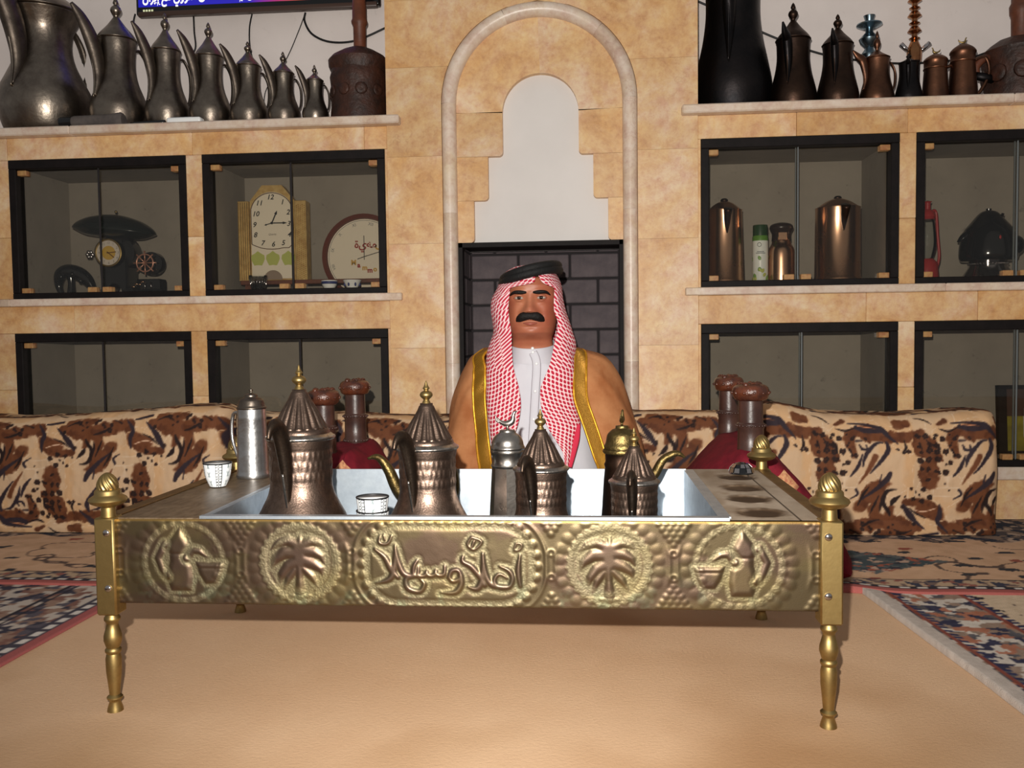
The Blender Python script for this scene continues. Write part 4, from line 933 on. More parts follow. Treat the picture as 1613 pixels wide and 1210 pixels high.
# ---- body: one skin-modifier figure, head surface joined to it
def head_mesh():
    zs = np.concatenate([np.linspace(.076, -.107, 100), np.linspace(-.109, -.20, 24)])
    na = 128; aa = np.linspace(0, 2*PI, na, endpoint=False)          # 0 = front (-y)
    zk = [-.20, -.135, -.118, -.107, -.097, -.083, -.065, -.04, 0, .035, .055, .066, .073, .076]
    wk = [.066, .060, .058, .059, .063, .067, .0705, .0735, .0755, .075, .066, .05, .03, .004]
    fk = [-.030, -.040, -.050, -.066, -.080, -.0865, -.0885, -.0885, -.0885, -.0925, -.082, -.062, -.04, -.005]
    bk = [.066, .064, .064, .066, .070, .076, .083, .09, .096, .096, .088, .068, .042, .005]
    P = np.zeros((len(zs), na, 3))
    for i, z in enumerate(zs):
        w, f, b = np.interp(z, zk, wk), np.interp(z, zk, fk), np.interp(z, zk, bk)
        s, c = np.sin(aa), np.cos(aa); ex = .86
        x = w*np.sign(s)*np.abs(s)**ex; y = np.where(c > 0, f*np.abs(c)**ex, b*np.abs(c)**ex)
        fr = np.where(c > 0, 1., 0.); G = lambda x0, sx_, z0, sz_: np.exp(-((x-x0)/sx_)**2-((z-z0)/sz_)**2)
        nz = np.interp(z, [-.049, -.044, -.038, -.028, -.01, .006, .02], [0, .014, .030, .028, .015, .008, 0]); nw = np.interp(z, [-.049, -.036, -.01, .015], [.020, .0165, .0105, .010])
        d = nz*np.exp(-(np.abs(x)/nw)**2.2)
        for sg in (-1, 1):
            d = d+.006*G(sg*.0165, .008, -.038, .008)-.0095*G(sg*.031, .016, .001, .009)+.006*G(sg*.030, .02, .019, .008)+.005*G(sg*.044, .018, -.030, .018)-.0035*G(sg*.034, .006, -.05, .016)
            d = d+.003*G(sg*.03, .014, -.014, .006)
        d = d+.004*G(0, .03, -.06, .012)+.0045*G(0, .022, -.0725, .0055)-.003*G(0, .026, -.0665, .0028)-.003*G(0, .02, -.0815, .004)+.006*G(0, .02, -.096, .010)+.004*G(0, .03, .06, .03)
        y = y-d*fr
        ear = np.exp(-((aa-PI/2)/.16)**2)+np.exp(-((aa-1.5*PI)/.16)**2); x = x*(1+.16*ear*np.exp(-((z+.015)/.022)**2))
        P[i] = np.stack([x, y, np.full(na, z)], -1)
    return P
HP = head_mesh()+np.array((0, HY-1.2, EZ))
bm_me = bpy.data.meshes.new('body_skeleton')
sh, hp = EZ-.235, .10
J = {'pel': (0, .06, hp, .13), 'wai': (0, .05, .26, .125), 'che': (0, .01, sh-.05, .125), 'nk': (0, -.03, EZ-.19, .062), 'nk2': (0, -.045, EZ-.13, .055)}
E_ = [('pel', 'wai'), ('wai', 'che'), ('che', 'nk'), ('nk', 'nk2')]
for s, n_ in ((-1, 'l'), (1, 'r')):
    J.update({'sh'+n_: (s*.165, .0, sh-.02, .058), 'el'+n_: (s*.235, -.03, sh-.26, .043), 'wr'+n_: (s*.20, -.24, .165, .026), 'pa'+n_: (s*.185, -.305, .155, .026),
              'hi'+n_: (s*.11, .03, hp, .095), 'kn'+n_: (s*.27, -.25, .11, .058), 'an'+n_: (s*(-.02), -.33, .055, .036), 'ft'+n_: (s*(-.13), -.33, .045, .028)})
    E_ += [('che', 'sh'+n_), ('sh'+n_, 'el'+n_), ('el'+n_, 'wr'+n_), ('wr'+n_, 'pa'+n_), ('pel', 'hi'+n_), ('hi'+n_, 'kn'+n_), ('kn'+n_, 'an'+n_), ('an'+n_, 'ft'+n_)]
    for i, (dx, ln) in enumerate(((-.021, .062), (-.007, .072), (.007, .068), (.02, .055))):
        a = 'f%s%d' % (n_, i); bx_, by_, bz_ = J['pa'+n_][:3]
        J[a+'a'] = (bx_+dx, by_-.035, bz_+.0, .010); J[a+'b'] = (bx_+dx*1.1, by_-.035-ln*.5, bz_-.008, .0085); J[a+'c'] = (bx_+dx*1.1, by_-.035-ln*.8, bz_-.035, .0075)
        E_ += [('pa'+n_, a+'a'), (a+'a', a+'b'), (a+'b', a+'c')]
    J['t'+n_+'a'] = (J['pa'+n_][0]-s*.035, J['pa'+n_][1]-.01, .15, .011); J['t'+n_+'b'] = (J['pa'+n_][0]-s*.045, J['pa'+n_][1]-.045, .138, .009)
    E_ += [('pa'+n_, 't'+n_+'a'), ('t'+n_+'a', 't'+n_+'b')]
ks = list(J); bm_me.from_pydata([J[a][:3] for a in ks], [(ks.index(a), ks.index(b)) for a, b in E_], [])
bo = bpy.data.objects.new('body_skeleton', bm_me); COL.objects.link(bo)
bo.modifiers.new('s', 'SKIN'); bo.modifiers.new('d', 'SUBSURF').levels = 1
for a, v in zip(ks, bm_me.skin_vertices[0].data): v.radius = (J[a][3],)*2; v.use_root = a == 'pel'
bev = bpy.data.meshes.new_from_object(bo.evaluated_get(bpy.context.evaluated_depsgraph_get()))
bodyd = ([tuple(v.co) for v in bev.vertices], [tuple(p_.vertices) for p_ in bev.polygons]); bpy.data.objects.remove(bo)
h_, w_ = HP.shape[:2]; hv = [tuple(v) for v in HP.reshape(-1, 3)]; hf = []
for i in range(h_-1):
    for j in range(w_): hf.append((i*w_+(j+1) % w_, i*w_+j, (i+1)*w_+j, (i+1)*w_+(j+1) % w_))
hf.append(tuple(range(w_)))
body = mk('body', merge((hv, hf), bodyd), SKIN, man, None, True)
hl = lambda x, y, z: (x, HY-1.2+y, EZ+z)
for s in (-1, 1):
    ey = mk('eye', ball(hl(s*.031, -.0785, .0005), (.0130, .0082, .0046), 20, 12), EYEW, body, None, True)
    mk('iris', ball(hl(s*.031, -.0842, .0008), (.0060, .0032, .0050), 14, 8), IRIS, ey, None, True)
    mk('eyelid', tube([hl(s*.017, -.0815, .001), hl(s*.024, -.0872, .0058), hl(s*.033, -.0872, .0068), hl(s*.041, -.083, .0048), hl(s*.047, -.077, .000)], [.0014, .0026, .0028, .0026, .0012], 8, 5), SKIN, ey, None, True)
    mk('eyelash_line', tube([hl(s*.018, -.084, .0015), hl(s*.025, -.0885, .0048), hl(s*.033, -.0886, .0055), hl(s*.041, -.0845, .0035)], [.0004, .0009, .0010, .0005], 6, 4), HAIR, ey, None, True)
    mk('lower_lid', tube([hl(s*.019, -.0825, -.003), hl(s*.027, -.0865, -.0066), hl(s*.036, -.086, -.0066), hl(s*.045, -.079, -.002)], [.001, .0018, .0018, .001], 8, 4), SKIN, ey, None, True)
    br = tube([hl(s*.0095, -.0965, .0148), hl(s*.020, -.0978, .0150), hl(s*.034, -.0965, .0158), hl(s*.046, -.089, .0145), hl(s*.056, -.078, .0075)], [.0045, .0085, .0085, .0065, .002], 10, 6, .62, up=(0, 0, 1))
    mk('eyebrow', br, HAIR, body, None, True)
ms = [hl(-.0385, -.083, -.0645), hl(-.031, -.089, -.0585), hl(-.018, -.0985, -.0520), hl(0, -.1035, -.0505), hl(.018, -.0985, -.0520), hl(.031, -.089, -.0585), hl(.0385, -.083, -.0645)]
V, F = tube(ms, [.003, .0095, .0122, .0102, .0122, .0095, .003], 18, 7, 1, up=(0, -1, 0))
V = [(x, y+.003*math.sin(abs(x)*900+z*400)*.25, z+.0006*math.sin(x*1500)) for x, y, z in V]
mk('moustache', (V, F), HAIR, body, None, True)
mk('lower_lip', tube([hl(-.019, -.0905, -.0705), hl(0, -.0975, -.0725), hl(.019, -.0905, -.0705)], [.0015, .0044, .0015], 10, 6), mat('lip', (160, 88, 72), .45), body, None, True)

# ---- garments built from horizontal loops, open in front
def cloth(name, rows, m, nq=26, nb=30, fold=.004, fs=60, par=man, closed=False):
    """rows: (y, [xl_in, xl_out, xr_out, xr_in], yf, ym, yb) in photo pixels / depths, or world z when y < 3"""
    out = []
    R_ = []
    for y, xs, yf, ym, yb in rows:
        if y > 3: pts = [at(xs[0], y, yf), at(xs[1], y, ym), at(xs[2], y, ym), at(xs[3], y, yf)]
        else: pts = [np.array((xs[0], yf, y)), np.array((xs[1], ym, y)), np.array((xs[2], ym, y)), np.array((xs[3], yf, y))]
        R_.append(np.concatenate([pts[0], pts[1], pts[2], pts[3], [yb]]))
    R_ = np.array(cr(R_, 7))
    for r in R_:
        a, b, c, d, yb = r[0:3], r[3:6], r[6:9], r[9:12], r[12]; L = []
        for i in range(nq):
            p_ = PI/2*i/nq; s_, c_ = math.sin(p_), math.cos(p_); L.append((a[0]+(b[0]-a[0])*s_, b[1]-(b[1]-a[1])*c_, a[2]+(b[2]-a[2])*s_))
        for i in range(nb):
            p_ = PI*i/nb; c_ = math.cos(p_); L.append(((b[0]+c[0])/2+(b[0]-c[0])/2*c_, b[1]+(yb-b[1])*math.sin(p_), b[2]+(c[2]-b[2])*(1-c_)/2))
        for i in range(nq+1):
            p_ = PI/2*(1-i/nq); s_, c_ = math.sin(p_), math.cos(p_); L.append((d[0]+(c[0]-d[0])*s_, c[1]-(c[1]-d[1])*c_, d[2]+(c[2]-d[2])*s_))
        out.append(L)
    P = np.array(out)
    du = np.linalg.norm(np.diff(P, axis=1), axis=-1); uu = np.concatenate([np.zeros((len(P), 1)), np.cumsum(du, 1)], 1); uu = uu-uu[:, (2*nq+nb)//2:(2*nq+nb)//2+1]
    dv = np.linalg.norm(np.diff(P, axis=0), axis=-1); vv = np.concatenate([np.zeros((1, P.shape[1])), np.cumsum(dv, 0)], 0)
    gu = np.gradient(P, axis=1); gv = np.gradient(P, axis=0); n = np.cross(gu, gv); n /= np.linalg.norm(n, axis=-1, keepdims=True)+1e-9
    f = (fbm(uu*fs, vv*4+3, 3)-.5)*2*fold*sst(0, .06, vv)
    P = P+n*f[..., None]
    o = grid(name, P-mo, m, par, uv=np.stack([uu, vv], -1)); s = o.modifiers.new('thickness', 'SOLIDIFY'); s.thickness = .0025; s.offset = 0
    return o, P
# thobe: closed torso tube with a stand collar
def loopbody(name, rows, m, n=72, fold=.003, fs=30):
    R_ = np.array(cr(rows, 7)); aa = np.linspace(0, 2*PI, n, endpoint=False); P = np.zeros((len(R_), n, 3))
    for i, (z, cx, wx, yf, yb) in enumerate(R_):
        s, c = np.sin(aa), np.cos(aa); P[i] = np.stack([MX+cx+wx*np.sign(s)*np.abs(s)**.85, np.where(c > 0, 1.2+(yf-1.2)*np.abs(c)**.8, 1.2+(yb-1.2)*np.abs(c)**.8), np.full(n, z)], -1)
    A2, Z2 = np.meshgrid(aa, R_[:, 0]); P[..., 1] += (fbm(A2*6, Z2*14)-.5)*2*fold*(Z2 < EZ-.17)
    o = grid(name, P-mo, m, man, closed=True, flip=True); return o
cz = at(838, 557, 1.07)[2]
loopbody('robe', [(.016, 0, .29, .86, 1.36), (.08, 0, .295, .86, 1.37), (.17, 0, .25, .93, 1.36), (.26, 0, .20, 1.04, 1.35), (.36, 0, .19, 1.055, 1.335), (.45, 0, .20, 1.065, 1.32), (.51, 0, .195, 1.075, 1.31),
                  (cz-.055, 0, .14, 1.078, 1.29), (cz-.028, 0, .088, 1.078, 1.265), (cz-.015, 0, .073, 1.076, 1.25)], THOBE)
def collar():
    n = 64; aa = np.linspace(0, 2*PI, n, endpoint=False); P = []
    for dz, w, g in ((-.03, .078, 0), (-.016, .0735, 0), (0, .070, .001), (.012, .068, .0015), (.0135, .0665, .0), (.0125, .065, -.002), (-.012, .066, -.003)):
        s, c = np.sin(aa), np.cos(aa); lift = .020*(1-c)/2*1.6
        P.append(np.stack([MX+w*s, np.where(c > 0, 1.155-(.082+g)*c, 1.155-.085*c), cz+dz+lift], -1))
    return np.array(P)
grid('collar', collar()-mo, THOBE, man, closed=True, flip=True)
pk = [(at(838.5, 549, 1.06), 1.0736), (at(839, 555, 1.06), 1.0722), (at(845, 573, 1.06), 1.066), (at(843.5, 616, 1.06), 1.05), (at(841, 660, 1.05), 1.042), (at(838, 705, 1.04), 1.035)]
mk('placket', tube([(p_[0]-mo[0], y-.003-mo[1], p_[2]) for p_, y in [(q_[0], q_[1]+.004) for q_ in pk[1:]]], .012, 10, 5, .28, up=(0, 1, 0)), THOBE, man, None, True)
for p_, y in pk[:5]: mk('button', move(lathe([(.0042, 0), (.0045, .0015), (.003, .0026), (0, .0026)], 12), (p_[0]-mo[0], y-.004-mo[1], p_[2]), rx=PI/2), mat('button', (208, 206, 196), .3) if False else WHITE, man, None, True)
# cloak
YB = 1.345
br_ = [(548, [780, 764, 912, 903], 1.10, 1.19, 1.30), (562, [764, 746, 952, 903], 1.085, 1.19, 1.32), (580, [766, 735, 968, 902], 1.07, 1.185, 1.335), (606, [765.5, 722, 981.5, 902], 1.058, 1.18, YB), (631, [765.5, 713, 990, 904], 1.05, 1.175, YB),
       (663, [768, 707, 1002, 915], 1.042, 1.165, YB), (695, [771, 704, 1012, 926], 1.03, 1.15, YB), (722, [774, 704, 1019, 935], 1.018, 1.135, YB), (742, [776, 706, 1024, 942], 1.0, 1.11, YB)]
lx = [at(776, 742, 1.0)[0], at(706, 742, 1.11)[0], at(1024, 742, 1.11)[0], at(942, 742, 1.0)[0]]
br_ += [(.20, [lx[0]-.01, lx[1]-.005, lx[2]+.0, lx[3]+.01], .94, 1.06, 1.35), (.13, [lx[0]-.03, lx[1]-.01, lx[2]+.005, lx[3]+.03], .89, 1.02, 1.36), (.05, [lx[0]-.04, lx[1]-.012, lx[2]+.008, lx[3]+.04], .87, 1.0, 1.37), (.017, [lx[0]-.04, lx[1]-.014, lx[2]+.008, lx[3]+.04], .86, 1.0, 1.37)]
cl_, CP = cloth('cloak', br_, BISHT, fold=.011, fs=13)
def trim(name, P, side, d0, d1, lift, m, r0=0, r1=None):
    Q = []
    for row in P[r0:r1]:                # strip between arc distances d0..d1 from the front edge
        rw = row if side == 0 else row[::-1]; L = np.concatenate([[0], np.cumsum(np.linalg.norm(np.diff(rw, axis=0), axis=-1))])
        Q.append(np.stack([np.interp(np.linspace(d0, d1, 7), L, rw[:, k_]) for k_ in range(3)], -1))
    Q = np.array(Q)
    gu = np.gradient(Q, axis=1); gv = np.gradient(Q, axis=0); n = np.cross(gu, gv); n /= np.linalg.norm(n, axis=-1, keepdims=True)+1e-9
    if n[..., 1].mean() > 0: n = -n
    dome = np.array([0, .7, .95, 1, .95, .7, 0])*lift
    o = grid(name, Q+n*(dome[None, :, None]+.0018)-mo, m, cl_); s = o.modifiers.new('thickness', 'SOLIDIFY'); s.thickness = .002; s.offset = 0; return o
nc = CP.shape[1]-1
def colat(px_, row, left):              # column of the loop where the cloak shows at pixel offset
    return px_
GB = mat('gold_border_cord', (226, 170, 50), .35, .6, (196, 136, 30), 60, .3, 300, .001)
r1_ = 7*10
for side in (0, 1):
    wd = .040 if side == 0 else .041
    trim('gold_trim', CP, side, 0, wd, .0015, GOLD, 2, r1_)
    trim('gold_cord', CP, side, 0, .006, .003, GB, 2, r1_); trim('gold_cord', CP, side, wd-.006, wd, .003, GB, 2, r1_)
# headscarf
gr = [(424, [840, 806, 868, 842], 1.06, 1.135, 1.21), (430, [842, 797, 874, 846], 1.038, 1.135, 1.235), (438, [843, 791, 879, 850], 1.028, 1.135, 1.245), (446, [838, 788, 882.5, 856], 1.026, 1.13, 1.25), (453, [806, 786, 884.5, 872], 1.040, 1.125, 1.255), (462, [803, 781, 886, 873], 1.042, 1.115, 1.26),
      (474, [801.5, 775.5, 887.5, 872.5], 1.040, 1.11, 1.265), (490, [801, 774.5, 891, 873], 1.036, 1.105, 1.27), (508, [803, 777, 897, 878.5], 1.032, 1.10, 1.275), (525, [805.5, 777.5, 902, 877.5], 1.030, 1.10, 1.285), (541, [806, 771.5, 905.5, 873], 1.028, 1.10, 1.30),
      (562, [807, 766.5, 905, 869], 1.028, 1.095, 1.33), (582, [809.5, 765.5, 904.5, 863], 1.026, 1.085, 1.36), (612, [817.5, 766, 904.5, 851.5], 1.020, 1.072, 1.36), (640, [820.5, 767.5, 906.5, 852.5], 1.010, 1.06, 1.36), (668, [816, 771.5, 914, 860], 1.0, 1.048, 1.36), (690, [808, 774, 910, 873], .995, 1.04, 1.36), (712, [800, 777, 904, 886], .988, 1.03, 1.36), (735, [792, 780, 898, 890], .982, 1.02, 1.36)]
gh, GP = cloth('headscarf', gr, CHECK, nq=30, nb=36, fold=.0035, fs=26)
trim_ = GP
# crown of the scarf
top = GP[0]; cen = top.mean(0)+np.array((0, 0, .012)); crown = np.stack([cen+(top-cen)*math.cos(t_)+np.array((0, 0, .012))*math.sin(t_)*0+np.array((0, 0, 1))*(cen[2]+.008-top[:, 2:3])*0 for t_ in np.linspace(0, PI/2, 8)])
for i_, t_ in enumerate(np.linspace(0, PI/2, 8)): crown[i_, :, 2] = top[:, 2]+(cen[2]-top[:, 2])*math.sin(t_)
grid('scarf_crown', crown-mo, CHECK, gh, uv=np.stack([crown[..., 0], crown[..., 1]], -1))
# red hem of the right scarf end
hem = [at(912, 668, 1.030), at(908, 690, 1.024), at(902, 712, 1.013), at(896, 735, 1.0)]
for dx_, c_ in ((0, REDST),):
    mk('scarf_hem', tube([(p_[0]-mo[0]+dx_, p_[1]-mo[1]-.006, p_[2]) for p_ in hem], [.004, .009, .010, .009], 10, 6, .35, up=(0, 1, 0)), c_, gh, None, True)
# black cord ring
ac = at(836, 437, 1.13); ring = []
for i in range(48):
    a = 2*PI*i/48; x, y = .0815*math.cos(a), .108*math.sin(a); ring.append((ac[0]-mo[0]+x, 1.135-mo[1]+y, ac[2]+.235*x-.03*y))
ring += ring[:1]
mk('head_cord', merge(tube(ring, .0125, 12, 2), tube([(x*.97, y, z+.014) for x, y, z in ring], .0115, 12, 2)), mat('black_cord', (12, 12, 13), .7, 0, None, 1, .5, 200), man, None, True)

# ================================================================== things on the upper shelves
SZ = 1.4055
PROF_A = [(.70, 0), (.84, .04), (.95, .13), (1, .24), (.97, .32), (.83, .44), (.68, .56), (.60, .69), (.60, .83), (.645, .95), (.66, 1.0)]
PROF_B = [(.86, 0), (.95, .06), (1, .18), (.97, .28), (.87, .42), (.76, .57), (.69, .74), (.695, .91), (.715, 1.0)]
PROF_C = [(.70, 0), (.85, .05), (.96, .16), (1, .27), (.96, .37), (.80, .49), (.64, .62), (.58, .74), (.62, .86), (.74, .95), (.82, 1.0)]
def shelf_pot(label, u, Y, R, rim, lid, fin, m, prof, phi, grp, spout=True, handle=True, tall=1., fm=None, mspout=None):
    p = at(u, 150, Y); sc = FPX/(ray(u, 150)@_F*(Y-CAM[1])/ray(u, 150)[1]); r = R/sc; zr = at(u, rim, Y)[2]; H = zr-SZ
    t = thing('coffee_pot', label, 'coffee pot', (p[0], Y, SZ), math.atan2(CAM[1]-Y, CAM[0]-p[0])-math.radians(phi), grp)
    mk('body', lathe([(a*r, b*H) for a, b in cr(prof, 5)], 40), m, t, None, True)
    rr = prof[-1][0]*r; hl_ = at(u, lid, Y)[2]-zr; hf_ = at(u, fin, Y)[2]-zr
    l = mk('lid', lathe(cr([(rr*1.0, H), (rr*1.06, H+.004), (rr*1.03, H+.10*hl_), (rr*.86, H+.30*hl_), (rr*.50, H+.62*hl_), (rr*.26, H+.88*hl_), (rr*.16, H+hl_)], 4)+[(0, H+hl_+.001)], 36), m, t, None, True)
    f = hf_-hl_; q = rr*.30
    mk('finial', lathe([(q*.5, H+hl_-.002), (q*.45, H+hl_+.08*f)]+cr([(q*.5, H+hl_+.1*f), (q*.95, H+hl_+.30*f), (q*.85, H+hl_+.48*f), (q*.35, H+hl_+.62*f), (q*.5, H+hl_+.72*f), (q*.28, H+hl_+.9*f)], 3)+[(0, H+hf_)], 14), fm or m, l, None, True)
    if spout:
        s = mk('spout', tube([(.93*r, 0, .36*H), (.76*r, 0, .55*H), (.80*r, 0, .75*H), (1.0*r, 0, .95*H), (1.36*r, 0, 1.15*H*tall), (1.70*r, 0, 1.27*H*tall)], [.05*r, .17*r, .25*r, .27*r, .20*r, .06*r], 14, 6, .7, up=(0, 1, 0)), mspout or m, t, None, True)
        mk('spout_ridge', tube([(1.0*r, 0, .34*H), (.93*r, 0, .52*H), (.99*r, 0, .70*H), (1.20*r, 0, .92*H)], [.02*r, .035*r, .03*r, .01*r], 8, 5), m, s, None, True)
    if handle: mk('handle', tube([(-.60*r, 0, .93*H), (-.95*r, 0, .96*H), (-1.28*r, 0, .78*H), (-1.24*r, 0, .48*H), (-.86*r, 0, .29*H)], [.07*r, .08*r, .09*r, .085*r, .06*r], 10, 6, .7), mspout or m, t, None, True)
    return t
LG, RG = 'pewter coffee pots in descending size on the left shelf', 'dark coffee pots on the right shelf'
FL = 56
shelf_pot('huge pewter coffee pot, first and biggest in the left shelf row', 72, 1.80, 69, 24, -25, -60, PEWTER, PROF_C, 42, LG, mspout=PEWD)
shelf_pot('second pewter coffee pot from the left, beside the huge one', 187, 1.76, 43.5, 66, 28, -4, PEWTER, PROF_A, FL, LG, mspout=PEWD)
shelf_pot('third pewter coffee pot from the left under the television', 263, 1.75, 33.5, 83, 48, 20, PEWTER, PROF_A, FL, LG, mspout=PEWD)
shelf_pot('fourth pewter coffee pot, in the middle of the left shelf row', 331, 1.75, 32, 92, 59, 35, PEWTER, PROF_A, FL, LG, mspout=PEWD)
shelf_pot('fifth pewter coffee pot in the left shelf row', 392, 1.74, 29, 107, 83, 65, PEWTER, PROF_A, FL, LG, mspout=PEWD)
shelf_pot('second smallest pewter coffee pot in the left shelf row', 447, 1.73, 25, 118, 99, 81, PEWTER, PROF_A, FL, LG, mspout=PEWD)
shelf_pot('smallest pewter coffee pot, beside the carved wooden mortar', 496, 1.72, 20.5, 129, 116, 102, PEWTER, PROF_A, FL, LG, mspout=PEWD)
FR = 6
shelf_pot('huge blackened coffee pot standing beside the stone chimney pier', 1154, 1.80, 60, -30, -80, -120, BLACKM, PROF_B, FR, RG, fm=BRONZE)
shelf_pot('dark bronze coffee pot next to the huge black one on right shelf', 1249, 1.76, 36, 66, 33, 4, BRONZE, PROF_B, 14, RG, mspout=BLACKM, tall=.88)
shelf_pot('third dark coffee pot on right shelf, left of the steel water pipe', 1319, 1.75, 32, 73, 45, 22, BRONZE, PROF_B, 8, RG, mspout=BLACKM, tall=.88)
shelf_pot('copper brown coffee pot in front of the steel water pipe', 1381, 1.74, 26, 94, 80, 48, COPPERD, PROF_B, 52, RG, mspout=COPPERD, tall=.9)
shelf_pot('small greenish black coffee pot before the golden water pipe', 1431, 1.73, 20.5, 101, 92, 84, BLACKM, PROF_B, 2, RG, tall=.84)
def cyl_pot(label, u, Y, rb, rt, rim, lid, m, rz):
    p = at(u, 148, Y); sc = 440.; H = at(u, rim, Y)[2]-SZ; hl_ = at(u, lid, Y)[2]-SZ; rb, rt = rb/sc, rt/sc
    t = thing('coffee_pot', label, 'coffee pot', (p[0], Y, SZ), 0, RG)
    mk('body', lathe([(rb, 0), (rb*.99, .004), (rt*1.03, H*.80), (rt*1.08, H*.81), (rt*1.1, H*.83), (rt*1.04, H*.85), (rt*1.04, H*.97), (rt*1.1, H)], 30), m, t)
    l = mk('lid', lathe(cr([(rt*1.12, H), (rt*1.08, H+.2*(hl_-H)), (rt*.85, H+.55*(hl_-H)), (rt*.45, H+.9*(hl_-H)), (rt*.3, hl_)], 4)+[(0, hl_)], 28), m, t, None, True)
    bird(hl_-.002, .016, BRASS, l, rz)
    mk('handle', tube([(rt, 0, H*.86), (rb*1.5, 0, H*.9), (rb*1.75, 0, H*.6), (rb*1.2, 0, H*.25), (rb*.9, 0, H*.2)], .006, 8), m, t, None, True)
cyl_pot('small tapered brass pot with bird on its lid on right shelf', 1473, 1.73, 19.5, 15.5, 97, 86, COPPERD, PI)
cyl_pot('taller tapered copper pot with rooster on its lid on right shelf', 1516, 1.73, 21.5, 16.5, 84, 70, COPPERD, 0)
# water pipes
def wp(u, Y, pts, sc): return [(max(r, 0)/sc, at(u, y, Y)[2]-SZ) for r, y in pts]
STB = metal('bluish_steel', (150, 172, 184), (120, 140, 152), .2, 10, .05, 30)
p = at(1369, 100, 1.90); sc = 418.
t = thing('water_pipe', 'bluish steel water pipe standing behind the copper brown pot', 'water pipe', (p[0], 1.90, SZ))
mk('stem', lathe([(.03, 0), (.032, .02), (.02, .04)]+wp(1369, 1.9, [(8, 118), (9, 92), (12, 86), (8, 80), (6, 76), (13, 68), (15, 62), (10, 56), (6, 52), (5, 45)], sc), 24), STB, t)
mk('ash_tray', lathe(wp(1369, 1.9, [(4, 46), (10, 45), (18.5, 40), (18, 38), (8, 36), (5, 35)], sc), 28), STB, t)
mk('bowl', lathe(wp(1369, 1.9, [(5, 36), (6, 33), (8, 26), (8.5, 25), (7, 25), (5, 30), (0, 31)], sc), 20), STB, t)
GOLDP = metal('gilt_metal', (190, 140, 96), (150, 96, 66), .14, 12, 0)
p = at(1440, 100, 1.90); t = thing('water_pipe', 'tall golden ringed water pipe rising behind the small black pot', 'water pipe', (p[0], 1.90, SZ))
prf = [(10, 97), (11, 80), (8, 72), (6, 66)]
y_ = 64
while y_ > -70: prf += [(4, y_), (8, y_-3), (4, y_-6), (4, y_-8)] if (int(y_) % 3) else [(4, y_), (10, y_-4), (6, y_-11), (4, y_-12)]; y_ -= 10 if (int(y_) % 3) else 14
mk('stem', lathe(wp(1440, 1.9, prf, sc), 24), GOLDP, t)
mk('glass_base', lathe(cr([(.034, 0), (.036, .02), (.03, .06), (.018, .10)], 4)+wp(1440, 1.9, [(8, 98), (9, 96)], sc), 24), CLEAR, t, None, True)
for s in (-1, 1): mk('hose_port', tube([(s*.01, 0, at(1440, 85, 1.9)[2]-SZ), (s*.05, -.01, at(1440, 70, 1.9)[2]-SZ)], [.006, .009], 10, 2), CHROME, t, None, True)
# carved wooden mortar and pestle at left
p = at(566, 140, 1.755); t = thing('wooden_mortar', 'dark carved wooden coffee mortar at the right end of the left shelf', 'mortar', (p[0], 1.755, SZ)); sc = FPX/3.2; hz_ = lambda y: at(566, y, 1.755)[2]-SZ
mk('mortar_body', lathe([(.103, 0), (.105, .02), (.101, .06), (.100, hz_(135)), (.104, hz_(125)), (.100, hz_(118)), (.099, hz_(114))], 36, lambda r, z, a: r*(1+.018*math.sin(7*a)*math.sin(z*40))), WOODD, t)
mk('mortar_collar', lathe([(.098, hz_(116)), (.107, hz_(106)), (.108, hz_(98)), (.094, hz_(91)), (.060, hz_(82)), (.034, hz_(77)), (.030, hz_(78))], 36), WOODD, t)
for i in range(10):
    a = 2*PI*i/10; mk('carving', move(lathe([(.001, -.003), (.022, -.001), (.020, .003), (.010, .004), (.001, .002)], 12), (.1005*math.cos(a), .1005*math.sin(a), hz_(150)), a+PI/2, 1, PI/2), WOODD, t, None, True)
p2 = at(567, 78, 1.755); t = thing('wooden_pestle', 'tall turned wooden pestle standing in the carved mortar', 'pestle', (p2[0], 1.755, SZ+.02))
mk('shaft', lathe([(.022, 0), (.022, hz_(78)-.02), (.0225, hz_(42)-.02), (.028, hz_(38)-.02), (.029, hz_(34)-.02), (.025, hz_(30)-.02), (.0245, hz_(8)-.02), (.023, hz_(7)-.02), (.024, .62), (0, .63)], 20), WOODM, t)
# carved mortar at right edge
p = at(1606, 120, 1.77); hz_ = lambda y: at(1606, y, 1.77)[2]-SZ
t = thing('wooden_mortar', 'carved wooden mortar with side handle at the right edge of the shelf', 'mortar', (p[0], 1.77, SZ))
mk('mortar_body', lathe([(.105, 0), (.112, .02), (.108, .05), (.112, .10), (.118, hz_(92)), (.116, hz_(86)), (.119, hz_(82)), (.10, hz_(74)), (.07, hz_(64)), (.05, hz_(62))], 36, lambda r, z, a: r*(1+.03*math.sin(9*a)*math.sin(z*55))), WOODD, t)
mk('handle', tube([(-.10, -.02, hz_(92)), (-.135, -.03, hz_(96)), (-.155, -.03, hz_(108)), (-.15, -.03, hz_(124))], [.010, .014, .013, .010], 10, 5), WOODM, t, None, True)
mk('side_peg', tube([(-.09, -.03, hz_(128)), (-.16, -.04, hz_(122))], [.016, .013], 12, 2), BLACKM, t, None, True)
for i in range(9):
    a = 2*PI*i/9+.2; mk('carving', move(lathe([(.001, -.004), (.030, -.001), (.026, .004), (.012, .006), (.001, .003)], 14), (.112*math.cos(a), .112*math.sin(a), .095), a+PI/2, 1, PI/2), WOODD, t, None, True)
p2 = at(1609, 60, 1.77); t = thing('wooden_pestle', 'reddish wooden pestle standing in the mortar at the right edge', 'pestle', (p2[0], 1.77, SZ+.03))
